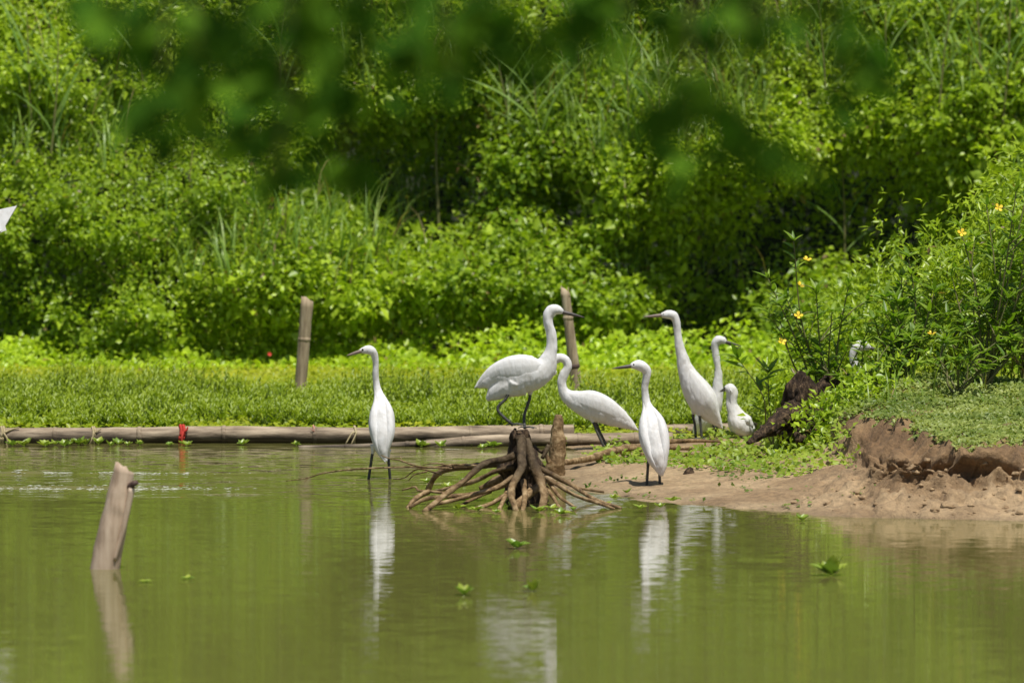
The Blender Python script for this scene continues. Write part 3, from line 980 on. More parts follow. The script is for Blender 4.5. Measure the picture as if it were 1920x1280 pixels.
# 3 bird with its neck bent
egret('white egret behind the broken stub with its neck curled and head lowered', 30.2,
      [(1194, 805, .0, 2.5), (1178, 794, .0, 11), (1157, 782, .0, 20), (1132, 769, .0, 26), (1106, 759, .0, 27.5), (1084, 752, .0, 21), (1066, 744, .0, 14.5), (1056, 731, .0, 10), (1053, 716, .0, 8.6),
       (1057.5, 701, .0, 8.6), (1064, 687, .0, 8.2), (1060.5, 675, .0, 8.2), (1051, 671, .0, 8.4), (1040, 674, .0, 9), (1031, 680, .0, 7), (1025, 685, .0, 4)],
      [(1026, 685, .0), (1001, 705, .0)],
      [[(1112, 780, .02), (1120, 798, .02), (1126, 812, .02), (1141, 842, .02)], [(1108, 782, -.02), (1116, 800, -.02), (1121, 813, -.02), (1135, 843, -.02)]],
      S_side, tuple(G(1138, 843, .0)), flat=0.78, thigh=0.014, wing=(0.0, 0.48))

# 5 tall bird
egret('tall upright white egret beside the bamboo, pale bill stretched to the left', 30.7,
      [(1353, 801, .0, 2.5), (1344, 789, .0, 10.5), (1331, 773, .0, 20), (1319, 755, .0, 26.5), (1307, 735, .0, 26), (1295, 713, .0, 21.5), (1285, 691, .0, 14.8), (1279, 669, .0, 10.8), (1273.5, 647, .0, 8.4),
       (1270.5, 621, .0, 7.2), (1268, 602, .0, 7.8), (1263, 592, .0, 9), (1255, 589.5, .0, 9), (1247, 590, .0, 7.2), (1240, 591.5, .0, 4)],
      [(1241, 591, .0), (1207, 594, .0)],
      [[(1300, 766, .025), (1300, 784, .025), (1303, 797, .025), (1305, 824, .025)], [(1311, 770, -.025), (1312.5, 787, -.025), (1314, 799, -.025), (1316, 824, -.025)]],
      (0.25, 1, 0), tuple(P(1310, 825, 30.7)), flat=0.8, pale=True, thigh=0.013, wing=(0.0, 0.5), wing_up=0.2)

# 6 bird behind the tall one
egret('white egret half hidden behind the tall upright one, bill open to the right', 30.95,
      [(1300, 815, .0, 3), (1308, 806, .0, 11), (1318, 792, .0, 18), (1328, 775, .0, 21), (1337, 756, .0, 18), (1344, 738, .0, 12.5), (1345.5, 718, .0, 9), (1346.5, 696, .0, 7), (1343.5, 674, .0, 6.4),
       (1340.5, 654, .0, 7), (1342, 642, .0, 8.2), (1348, 637, .0, 8.8), (1355, 638, .0, 7.2), (1361, 641, .0, 4)],
      [(1360, 640.5, .0), (1390, 649.5, .0)],
      [[(1326, 785, .02), (1328, 798, .02), (1332, 806, .02), (1336, 822, .02)], [(1336, 782, -.02), (1338, 796, -.02), (1342, 806, -.02), (1345, 822, -.02)]],
      S_side, tuple(P(1340, 822, 30.95)), flat=0.8, thigh=0.017, wing=(0.0, 0.45), open_bill=0.012)

# 7 small crouching bird
egret('small white egret crouching low in the weeds beside the tall ones', 30.85,
      [(1414, 800, .02, 3), (1408, 805, .01, 10), (1400, 803, .0, 18), (1391, 797, .0, 23), (1383, 786, .0, 21), (1377, 772, .0, 15), (1372, 760, .0, 11.5), (1372, 748, .0, 10.5), (1373, 737, .0, 11.5),
       (1369, 730, .0, 11.8), (1363, 729, .0, 8.5), (1359, 730, .0, 4.5)],
      [(1360, 729.5, .0), (1349, 734, .05)],
      [[(1385, 800, .02), (1386, 812, .02), (1387, 826, .02)], [(1392, 800, -.02), (1393, 812, -.02), (1393, 826, -.02)]],
      (0.5, 0.8, 0), tuple(P(1388, 828, 30.85)), flat=0.9, thigh=0.012, wing=(0.0, 0.5))

# 8 bird in the shrubs
egret('white egret mostly hidden among the flowering shrubs, only head and neck showing', 30.4,
      [(1560, 760, .0, 4), (1572, 752, .0, 14), (1585, 742, .0, 22), (1598, 730, .0, 24), (1610, 716, .0, 18), (1612, 702, .0, 11), (1605, 688, .0, 8), (1600, 674, .0, 7.4), (1601, 661, .0, 8), (1607, 651, .0, 9.4),
       (1617, 648, .0, 9.6), (1626, 650, .0, 7.6), (1633, 653, .0, 4)],
      [(1632, 652.5, .0), (1667, 660, .0)],
      [[(1590, 752, .02), (1592, 765, .02), (1594, 776, .02), (1597, 798, .02)], [(1598, 752, -.02), (1600, 765, -.02), (1603, 776, -.02), (1606, 798, -.02)]],
      S_side, tuple(P(1600, 798, 30.4)), flat=0.8, thigh=0.015, wing=(0.0, 0.5))


# 9 flying bird: only its wing tip reaches into view
def flying_egret():
    d = 29.5; s = F / d
    c = np.array(P(-175, 470, d))
    root = empty('egret', tuple(c))
    ax = norm(np.array([-0.9, 0.45, 0.05]))
    path = catmull([c - ax * .26, c - ax * .2, c - ax * .1, c, c + ax * .12, c + ax * .2 + np.array([0, 0, .01]), c + ax * .25 + np.array([0, 0, .05]), c + ax * .3 + np.array([0, 0, .05]), c + ax * .34 + np.array([0, 0, .04])], 5)
    rs = np.interp(np.linspace(0, 1, len(path)), np.linspace(0, 1, 9), [.004, .025, .055, .065, .05, .03, .022, .022, .008])
    v, f, _ = sweep(path, rs, rs, np.cross(ax, (0, 0, 1)), 14)
    me = bpy.data.meshes.new('b'); me.from_pydata([tuple(np.asarray(p) - c) for p in v], [], f); me.update()
    nm = remesh(me, 0.006, 4); nm.materials.append(M_white)
    link('body', nm, root)
    mk('bill', [tube([path[-2], path[-1] + ax * .05, path[-1] + ax * .09], 0.008, 0.0015)], M_bill, root, c)
    for sg in (-.02, .02):
        o_ = np.array([0, sg, -.02])
        mk('leg', [tube([c - ax * .15 + o_, c - ax * .28 + o_, c - ax * .42 + o_], .007, .005)], M_leg, root, c)
    tipR = np.array(P(31, 388, d - .1)); lowR = np.array(P(4, 434, d - .12))
    for tip, low, sgn in ((tipR, lowR, 1), (None, None, -1)):
        if tip is None:
            lat = np.array([-.35, -.85, .0]); tip = c + lat * .5 + np.array([0, 0, .25]); low = c + lat * .42 - ax * .12 + np.array([0, 0, .12])
        sh = c + np.array([0.02 * sgn, 0, .04]); rear = c - ax * .16 + np.array([.02, 0, .0])
        wrist = sh * .5 + tip * .5 + np.array([-.04 * sgn, .03, .02])
        out = [sh, wrist, tip, low, rear * .45 + low * .55 + np.array([0, 0, -.01]), rear]
        th = np.array([0.002, -0.005, 0.006])
        V = [p + th for p in out] + [p - th for p in out]
        k = len(out)
        Fc = [tuple(range(k)), tuple(reversed(range(k, 2 * k)))] + [(i, (i + 1) % k + 0, (i + 1) % k + k, i + k)[::-1] for i in range(k)]
        w = mk('wing', [(V, Fc)], M_wing, root, c, False)
        for q in range(7):     # flight feathers along the trailing edge
            u = q / 6
            a_ = wrist * (1 - u * .7) + tip * u * .7; b_ = rear * (1 - u) ** 1.0 * 0 + (rear * (1 - u) + low * u)
            sdv = norm(tip - sh) * .022; nv = np.array([0, -.012, .004])
            fe = b_ + (b_ - a_) * 0.03
            mk('flight_feather', [([a_ - sdv * .5 + nv, a_ + sdv * .5 + nv, fe + sdv + nv * .4, fe - sdv * .3 + nv * .4, a_ + nv * .6, fe + nv * .1],
                                   [(0, 1, 2, 3), (0, 3, 5, 4), (1, 4, 5, 2), (0, 4, 1), (3, 2, 5)])], M_wing, w, c, False)
    tag(root, 'white egret in flight, only its raised wing tip seen before the vines', 'egret', 'white egrets at the pond')


flying_egret()


# ------------------------------------------------------------------ bamboo
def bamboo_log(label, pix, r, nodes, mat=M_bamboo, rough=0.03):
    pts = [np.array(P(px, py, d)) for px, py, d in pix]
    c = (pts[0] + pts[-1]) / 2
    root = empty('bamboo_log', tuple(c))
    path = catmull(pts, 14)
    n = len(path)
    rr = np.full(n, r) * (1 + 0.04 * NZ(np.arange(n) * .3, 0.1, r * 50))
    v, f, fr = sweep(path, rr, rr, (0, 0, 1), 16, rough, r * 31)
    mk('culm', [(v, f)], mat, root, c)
    seg = np.cumsum(np.r_[0, np.linalg.norm(np.diff(path, axis=0), axis=1)])
    for q in nodes:
        p = np.array([np.interp(q, seg / seg[-1], path[:, k]) for k in range(3)])
        p2 = np.array([np.interp(min(1, q + .004), seg / seg[-1], path[:, k]) for k in range(3)]); t = norm(p2 - p)
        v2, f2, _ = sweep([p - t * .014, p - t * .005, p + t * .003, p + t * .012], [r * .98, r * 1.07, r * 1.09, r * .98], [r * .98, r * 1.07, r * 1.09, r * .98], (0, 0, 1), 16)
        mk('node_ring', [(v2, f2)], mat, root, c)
    tag(root, label, 'bamboo log', 'floating bamboo logs')
    return root, c, path


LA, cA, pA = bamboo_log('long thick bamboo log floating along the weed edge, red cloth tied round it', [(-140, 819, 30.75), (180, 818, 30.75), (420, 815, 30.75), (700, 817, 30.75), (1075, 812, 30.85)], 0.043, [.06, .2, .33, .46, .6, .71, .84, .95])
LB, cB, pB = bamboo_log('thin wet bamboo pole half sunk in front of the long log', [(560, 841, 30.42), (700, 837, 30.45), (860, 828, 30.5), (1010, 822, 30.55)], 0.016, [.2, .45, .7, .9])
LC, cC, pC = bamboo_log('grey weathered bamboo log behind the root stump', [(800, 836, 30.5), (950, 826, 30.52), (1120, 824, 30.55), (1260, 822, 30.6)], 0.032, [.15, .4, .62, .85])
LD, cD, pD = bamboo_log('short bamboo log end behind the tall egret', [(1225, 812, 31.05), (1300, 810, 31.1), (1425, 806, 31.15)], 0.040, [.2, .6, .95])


def wrap_tie(parent, c, px, py, d, r, mat, name, turns=2, w=0.006, ends=()):
    p = np.array(P(px, py, d)); parts = []
    for k in range(turns):
        pts = [p + np.array([(k - turns / 2) * w * 1.8 + .004 * math.sin(3 * a_), -math.cos(a_) * (r + w * .6), math.sin(a_) * (r + w * .6)]) for a_ in np.linspace(0, 2 * math.pi, 14)]
        parts.append(tube(pts, w, nseg=6, per=2))
    for e in ends:
        parts.append(tube([p + np.array([0, -(r + w), r * .5])] + [np.array(P(*q)) for q in e], w * .9, w * .5, nseg=6, per=4))
    mk(name, parts, mat, parent, c)


wrap_tie(LA, cA, 8, 818, 30.75, .043, M_rope, 'rope_tie', 2, .006, [[(14, 824, 30.69), (10, 838, 30.69)], [(24, 804, 30.72), (36, 801, 30.72)]])
wrap_tie(LA, cA, 178, 818, 30.75, .043, M_rope, 'rope_tie', 2, .005, [[(172, 824, 30.69), (168, 832, 30.69)], [(186, 806, 30.71), (190, 803, 30.71)]])
wrap_tie(LA, cA, 345, 816, 30.75, .043, M_red, 'red_cloth_tie', 2, .008, [[(341, 820, 30.68), (341, 836, 30.68)], [(350, 806, 30.7), (352, 800, 30.7)]])
wrap_tie(LA, cA, 590, 815, 30.75, .043, noise_mat('pink_cord', [(0.3, (0.45, 0.2, 0.15)), (0.7, (0.55, 0.28, 0.2))], (50, 50, 50)), 'cord_tie', 1, .004, [[(586, 806, 30.7), (583, 803, 30.7)]])
wrap_tie(LA, cA, 668, 817, 30.75, .043, M_rope, 'rope_tie', 1, .006, [[(660, 812, 30.68), (648, 832, 30.66)], [(668, 812, 30.68), (658, 834, 30.66)]])


def stake(label, pix, d, rs, mat, nodes, base_z, split=False, ring=None):
    pts = [np.array(P(px, py, d + dd)) for px, py, dd in pix]     # base first
    pts[0] = pts[0] + (pts[0] - pts[1]) / np.linalg.norm(pts[0] - pts[1]) * 0.25
    base = pts[0]
    root = empty('bamboo_stake', tuple(base))
    path = catmull(pts, 10); n = len(path)
    rr = np.interp(np.linspace(0, 1, n), np.linspace(0, 1, len(rs)), rs)
    v, f, _ = sweep(path, rr, rr, (1, 0, 0), 18, 0.05, rs[0] * 70)
    # uneven cut top
    for k in range(18):
        v[-18 + k] = v[-18 + k] + norm(path[-1] - path[-2]) * (0.018 * math.cos(2 * math.pi * k / 18 + 2.6) + 0.010 * random.random())
    mk('pole', [(v, f)], mat, root, base)
    for q, dark in nodes:
        i = int(q * (n - 1)); t = norm(path[i] - path[i - 1]); r = rr[i]
        v2, f2, _ = sweep([path[i] - t * .012, path[i] - t * .003, path[i] + t * .004, path[i] + t * .012], [r, r * 1.08, r * 1.08, r], [r, r * 1.08, r * 1.08, r], (1, 0, 0), 18)
        mk('node_ring', [(v2, f2)], M_dark if dark else mat, root, base)
    if split:
        t = norm(path[-1] - path[-3])
        mk('splinter', [tube([path[-1] + np.array([-.02, -.012, -.03]), path[-1] + t * .03 + np.array([-.018, -.012, 0])], .006, .002, nseg=5, per=3),
                        tube([path[-1] + np.array([.018, -.014, -.03]), path[-1] + t * .022 + np.array([.016, -.012, 0])], .005, .002, nseg=5, per=3)], mat, root, base)
    return root, base, path


st, _, _ = stake('', [(559, 770, 0), (566, 690, 0), (576, 563, 0)], 33.3, [.033, .031, .031, .033], M_stake, [(0.72, False)], 0)
tag(st, 'weathered bamboo stake standing alone in the weeds left of the birds', 'stake', 'bamboo stakes')
st, _, _ = stake('', [(1086, 778, 0), (1080, 718, 0), (1069, 630, 0), (1060, 546, 0)], 33.0, [.030, .029, .027, .023], M_stake, [(0.45, True), (0.8, False)], 0, True)
tag(st, 'leaning split bamboo stake behind the egret on the stump', 'stake', 'bamboo stakes')
st, bs_, pt = stake('', [(196, 1066, 0), (209, 1000, 0.0), (222, 940, 0), (233, 880, 0)], 23.6, [.056, .054, .050, .046, .038], M_stake2, [], 0)
tag(st, 'short thick wet stake leaning out of the open water', 'stake', 'bamboo stakes')
mk('branch_scar', [tube([np.array(P(243, 912, 23.57)), np.array(P(252, 906, 23.55)), np.array(P(256, 904, 23.56))], .013, .009, nseg=8, rough=.1)], M_dark, st, bs_)
mk('side_ridge', [tube([np.array(P(247, 915, 23.56)), np.array(P(238, 960, 23.56)), np.array(P(226, 1010, 23.56)), np.array(P(214, 1050, 23.56))], .013, .008, nseg=8, rough=.06)], M_stake2, st, bs_)

def clods():
    n = 900
    x = rng.uniform(1.0, 3.4, n); y = rng.uniform(25.85, 26.75, n)
    k = (height(x, y) > 0.015) & (height(x, y) < 0.2) & (rng.random(n) < .25 + .75 * smooth((x - 1.2) / .5)); x, y = x[k], y[k]
    z = height(x, y); x, y = warp(x, y, z)
    parts = []
    for q in range(len(x)):
        r_ = 0.003 + 0.013 * rng.random() ** 3
        parts.append(blob(np.array([x[q], y[q], z[q] + r_ * .2]), r_, 7, 5, .7, (1.4, 1, .6)))
    m_ = noise_mat('soil_clod', [(0.3, (0.16, 0.10, 0.05)), (0.55, (0.36, 0.25, 0.14)), (0.75, (0.56, 0.41, 0.24))], (30, 30, 30), detail=8, rough=.9, bump=.8, bdist=.01)
    o = mk('soil_clods', parts, m_)
    tag(o, 'crumbled clods of brown soil below the mound edge', 'soil', kind='stuff')


clods()
n = 1500
x = rng.normal(1.47, .12, n); y = rng.normal(28.72, .14, n); z = height(x, y) + rng.random(n) ** 1.5 * .22
o = link('stump_weeds', leaf_mesh('stump_weeds', np.stack([x, y, z], -1), norm(np.array([0, -.4, 1]) + .5 * rnd3(n)), norm(rnd3(n) + np.array([0, -.3, .2])), rng.uniform(.02, .05, n), rng.uniform(.012, .03, n),
                                  leaf_colors(n, x * 3, z * 3, 1.0), M_vine))
tag(o, 'small leafy weeds climbing over the dark rotten stump', 'weeds', kind='stuff')

# ------------------------------------------------------------------ root stump
def Z(zx, zy):
    return 500 + zx / 2.595, 720 + zy / 2.595


def root_path(zs, d0, d1):
    n = len(zs)
    return [np.array(P(*Z(*q), d0 + (d1 - d0) * i / (n - 1))) for i, q in enumerate(zs)]


sb = np.array(P(985, 940, 26.85)); sb[2] = 0.0
stump = empty('root_stump', tuple(sb))
tr = [P(988, 948, 26.88), P(985, 915, 26.88), P(979, 880, 26.88), P(976, 845, 26.86), P(974, 818, 26.85), P(973, 806, 26.85)]
path = catmull([np.array(p) for p in tr], 6); n = len(path)
rr = np.interp(np.linspace(0, 1, n), [0, .2, .4, .65, .85, 1], [.062, .08, .075, .045, .034, .022])
v, f, _ = sweep(path, rr, rr * .85, (1, 0, 0), 22, 0.34, 3.0, 7, .22)
mk('trunk', [(v, f)], M_stumpd, stump, sb)
mk('broken_top', [tube([P(966, 822, 26.82), P(964, 812, 26.82), P(966, 803, 26.83)], .014, .006, nseg=7, rough=.2), tube([P(982, 822, 26.84), P(988, 812, 26.84), P(986, 806, 26.85)], .016, .008, nseg=7, rough=.2)], M_stumpd, stump, sb)
ROOTS = [([(1210, 345), (1150, 368), (1060, 385), (960, 470), (860, 545), (765, 622)], 26.8, 26.4, 13, 9), ([(1215, 360), (1170, 385), (1100, 392), (1000, 400), (880, 415), (820, 450), (785, 512)], 26.85, 27.2, 12, 10),
         ([(1200, 480), (1050, 525), (900, 545), (780, 555), (695, 600)], 26.75, 26.55, 9, 6), ([(900, 535), (800, 522), (740, 518), (720, 500), (660, 515)], 26.75, 26.9, 6, 3),
         ([(790, 520), (720, 560), (685, 602)], 26.8, 26.6, 9, 8), ([(1238, 262), (1240, 330), (1238, 400), (1205, 470), (1190, 540), (1218, 625)], 26.78, 26.45, 19, 11), ([(1262, 275), (1285, 350), (1310, 410), (1335, 480), (1350, 540), (1340, 608)], 26.8, 26.5, 18, 13),
         ([(1335, 490), (1265, 540), (1210, 600)], 26.72, 26.55, 17, 15), ([(1300, 400), (1340, 415), (1400, 445), (1480, 490), (1600, 560), (1725, 602)], 26.85, 26.55, 13, 5), ([(1300, 430), (1345, 450), (1400, 480), (1500, 540), (1620, 580), (1690, 606)], 26.8, 26.5, 10, 5),
         ([(1340, 400), (1400, 450), (1500, 500), (1640, 525)], 26.95, 27.2, 8, 4), ([(1210, 420), (1120, 470), (1040, 510)], 26.9, 26.95, 20, 11), ([(1170, 520), (1150, 570), (1130, 612)], 26.75, 26.55, 9, 7),
         ([(1090, 520), (1000, 560), (930, 600)], 26.8, 26.65, 8, 5), ([(1340, 360), (1370, 300), (1340, 330), (1300, 300)], 26.9, 26.95, 8, 6)]
ROOTS += [([(1200, 400), (1110, 425), (1010, 470), (900, 500), (830, 520)], 26.8, 26.95, 10, 6), ([(1200, 450), (1120, 500), (1010, 535), (880, 570), (800, 585)], 26.75, 26.6, 10, 6),
          ([(1160, 540), (1080, 585), (1000, 605)], 26.7, 26.55, 9, 5), ([(1250, 470), (1255, 560), (1245, 620)], 26.7, 26.45, 12, 8), ([(1370, 470), (1420, 540), (1500, 600)], 26.75, 26.5, 9, 5),
          ([(1360, 500), (1400, 560), (1430, 610)], 26.72, 26.48, 8, 6)]
for zs, d0, d1, w0, w1 in ROOTS:
    sc_ = 26.8 / F / 2.595
    pts = root_path(zs, d0, d1)
    for p in pts: p += np.array([0, 0.02 * (random.random() - .5), 0])
    mk('root', [tube(pts, w0 * sc_ * 1.3, w1 * sc_ * 1.35, nseg=10, rough=.26, seed=w0 * 3.1 + d1, per=9)], M_rootdark, stump, sb)
BR = [([(1040, 398), (900, 393), (800, 406), (690, 403), (450, 412), (290, 430), (190, 458), (95, 470)], 26.9, 28.0, 6.5, 2.2), ([(900, 410), (740, 400), (650, 370), (600, 362), (555, 345)], 26.95, 27.5, 5, 2.5),
      ([(850, 440), (740, 412), (670, 455), (615, 462)], 27.0, 27.3, 4.5, 2), ([(780, 425), (720, 440), (690, 468)], 27.0, 27.1, 4, 2), ([(660, 378), (655, 362), (650, 352)], 27.3, 27.32, 3, 1.5), ([(205, 452), (190, 468), (183, 474)], 27.8, 27.8, 2.5, 1.5), ([(900, 400), (830, 385), (760, 392)], 26.95, 27.1, 4.5, 2)]
for zs, d0, d1, w0, w1 in BR:
    sc_ = 27.2 / F / 2.595
    mk('branch', [tube(root_path(zs, d0, d1), w0 * sc_, w1 * sc_, nseg=7, rough=.1, seed=w0, per=6)], M_root, stump, sb)
tag(stump, 'twisted dead tree stump with spreading bare roots at the water edge', 'tree stump')

# other wood
def wood(name, label, cat, pix, rs, mat, group=None, rough=.14, nseg=10, extra=()):
    pts = [np.array(P(*q)) for q in pix]
    parts = [tube(pts, 0, rs=rs, nseg=nseg, rough=rough, seed=pix[0][0] * .13, per=7)]
    for ex, er in extra:
        parts.append(tube([np.array(P(*q)) for q in ex], 0, rs=er, nseg=8, rough=rough, seed=ex[0][0] * .1, per=6))
    o = mk(name, parts, mat, None, pts[0])
    tag(o, label, cat, group)
    return o


wood('wooden_stub', 'upright broken wooden stub standing right behind the root stump', 'wood stub', [(1040, 905, 28.5), (1042, 870, 28.5), (1044, 830, 28.5), (1046, 795, 28.5), (1047, 777, 28.5)], [.042, .040, .036, .031, .015], M_root, rough=.3, nseg=14,
     extra=[([(1030, 868, 28.45), (1022, 850, 28.45), (1014, 846, 28.45)], [.012, .008, .004])])
wood('bent_branch', 'long bent bare branch lying across the shore behind the egrets', 'branch', [(1058, 867, 28.8), (1106, 859, 29.1), (1157, 844, 29.4), (1199, 839, 29.7), (1260, 839, 29.7), (1330, 842, 29.6)], [.013, .016, .019, .017, .013, .008], M_root,
     extra=[([(1180, 842, 29.55), (1240, 830, 29.7), (1295, 826, 29.8), (1365, 828, 29.9)], [.012, .012, .010, .005]), ([(1200, 842, 29.7), (1206, 858, 29.5), (1204, 868, 29.3)], [.010, .009, .006])])
wood('twig', 'crooked pale twig arching over the green creepers on the shore', 'twig', [(1250, 868, 28.75), (1281, 854, 28.9), (1310, 853, 29.0), (1336, 857, 29.0)], [.007, .007, .006, .004], M_root)
wood('twig', 'thin brown twig on the mud behind the shoreline egret', 'twig', [(1152, 912, 27.95), (1185, 900, 28.15), (1215, 893, 28.3), (1240, 892, 28.35)], [.004, .006, .005, .003], M_root,
     extra=[([(1165, 907, 28.0), (1164, 914, 27.95)], [.003, .002])])
wood('twig', 'long thin twig lying on bare mud beside the small wood chunk', 'twig', [(1303, 905, 28.1), (1364, 893, 28.4), (1416, 882, 28.6)], [.003, .005, .003], M_root)
wood('wood_chunk', 'small dark broken chunk of wood on the mud', 'wood chunk', [(1287, 914, 28.05), (1290, 898, 28.05), (1293, 884, 28.05), (1297, 876, 28.05)], [.034, .032, .022, .008], M_stumpd, rough=.3)
wood('wood_chunk', 'tiny dark lump of wood half buried in the mud below the weeds', 'wood chunk', [(1434, 897, 28.4), (1441, 891, 28.4), (1450, 894, 28.4)], [.008, .014, .006], M_stumpd, rough=.3)
ds0 = np.array(P(1515, 815, 28.95)); ds0[2] = 0.05
dst = empty('dead_stump', tuple(ds0))
for nm_, pix, rs in (('trunk', [(1530, 828, 29.0), (1526, 790, 29.0), (1520, 760, 29.0), (1518, 735, 29.0)], [.14, .125, .10, .07]),
                     ('shard', [(1500, 800, 28.93), (1496, 760, 28.93), (1497, 725, 28.93), (1503, 697, 28.95)], [.07, .06, .045, .016]),
                     ('shard', [(1512, 790, 28.88), (1515, 750, 28.88), (1514, 722, 28.9), (1510, 706, 28.9)], [.05, .045, .03, .012]),
                     ('shard', [(1552, 800, 29.03), (1553, 760, 29.03), (1550, 725, 29.05), (1556, 700, 29.05)], [.075, .065, .045, .012]),
                     ('shard', [(1572, 800, 29.0), (1574, 765, 29.0), (1573, 735, 29.02), (1570, 712, 29.02)], [.05, .045, .03, .010]),
                     ('root', [(1490, 770, 28.88), (1465, 790, 28.75), (1434, 810, 28.65), (1403, 830, 28.55)], [.055, .042, .026, .010]),
                     ('root', [(1580, 785, 28.95), (1597, 805, 28.85), (1610, 818, 28.8)], [.05, .038, .02]),
                     ('root', [(1515, 790, 28.85), (1505, 812, 28.7), (1498, 828, 28.62)], [.05, .036, .016])):
    pts_ = [np.array(P(*q)) for q in pix]
    path = catmull(pts_, 12); rr = np.interp(np.linspace(0, 1, len(path)), np.linspace(0, 1, len(rs)), rs)
    v, f, _ = sweep(path, rr, rr * .8, (1, 0.2, 0), 30, .42, pix[0][0] * .17, 13, .2)
    mk(nm_, [(v, f)], M_stumpd, dst, ds0)
tag(dst, 'large dark rotten stump with jagged peaks under the slender flowering shrub', 'tree stump')


# ------------------------------------------------------------------ plants
def leaf_tpl(name, ratio, fold, bend, mat, K=5, pos=0.4):
    """lanceolate leaf along +X, length 1"""
    V, Fc = [], []
    for j in range(K + 1):
        f = j / K
        w = ratio * 0.5 * (math.sin(math.pi * f ** (0.6 if pos < .45 else 1)) ** 0.8 if 0 < f < 1 else 0.03)
        z = -bend * f * f
        V += [(f, -w, z + fold * w), (f, 0, z), (f, w, z + fold * w)]
    for j in range(K):
        a_ = j * 3
        Fc += [(a_, a_ + 1, a_ + 4, a_ + 3), (a_ + 1, a_ + 2, a_ + 5, a_ + 4)]
    me = bpy.data.meshes.new(name); me.from_pydata(V, [], Fc); me.materials.append(mat)
    me.polygons.foreach_set('use_smooth', [True] * len(me.polygons)); me.update()
    return me


LT = [leaf_tpl('shrub_leaf', .25, .4, b_, M_shrub) for b_ in (.05, .15, .3)]
OT = [leaf_tpl('broad_leaf', .62, .25, b_, M_over, 6) for b_ in (.05, .18)]
RT = [leaf_tpl('reed_leaf', .045, .5, b_, M_reed, 8) for b_ in (.08, .25, .5)]
FT = [leaf_tpl('float_leaf', .75, .5, b_, M_float, 5) for b_ in (-.25, -.1, .1)]


def put_leaf(tpl, parent, root, p, d, nrm, L, name='leaf'):
    d = Vector(d).normalized(); nrm = Vector(nrm)
    s_ = nrm.cross(d)
    if s_.length < 1e-4: s_ = Vector((1, 0, 0))
    s_.normalize(); n_ = d.cross(s_)
    m = Matrix((d, s_, n_)).transposed().to_4x4()
    o = bpy.data.objects.new(name, tpl); COL.objects.link(o); o.parent = parent
    o.matrix_local = Matrix.Translation(Vector(p) - Vector(root)) @ m @ Matrix.Scale(L, 4)
    return o


def flower_mesh(name, mat, r, petals=4):
    V, Fc = [(0, 0, 0)], []
    for k in range(petals):
        a_ = 2 * math.pi * k / petals
        for da, rr_, z in ((-.55, .75, .25), (-.2, 1.0, .38), (.2, 1.0, .38), (.55, .75, .25)):
            V.append((math.cos(a_ + da) * rr_ * r, math.sin(a_ + da) * rr_ * r, z * r))
        i = 1 + k * 4
        Fc += [(0, i, i + 1), (0, i + 1, i + 2), (0, i + 2, i + 3)]
    me = bpy.data.meshes.new(name); me.from_pydata(V, [], Fc); me.materials.append(mat); me.update()
    return me


FM = flower_mesh('flower', M_flower, 0.021)


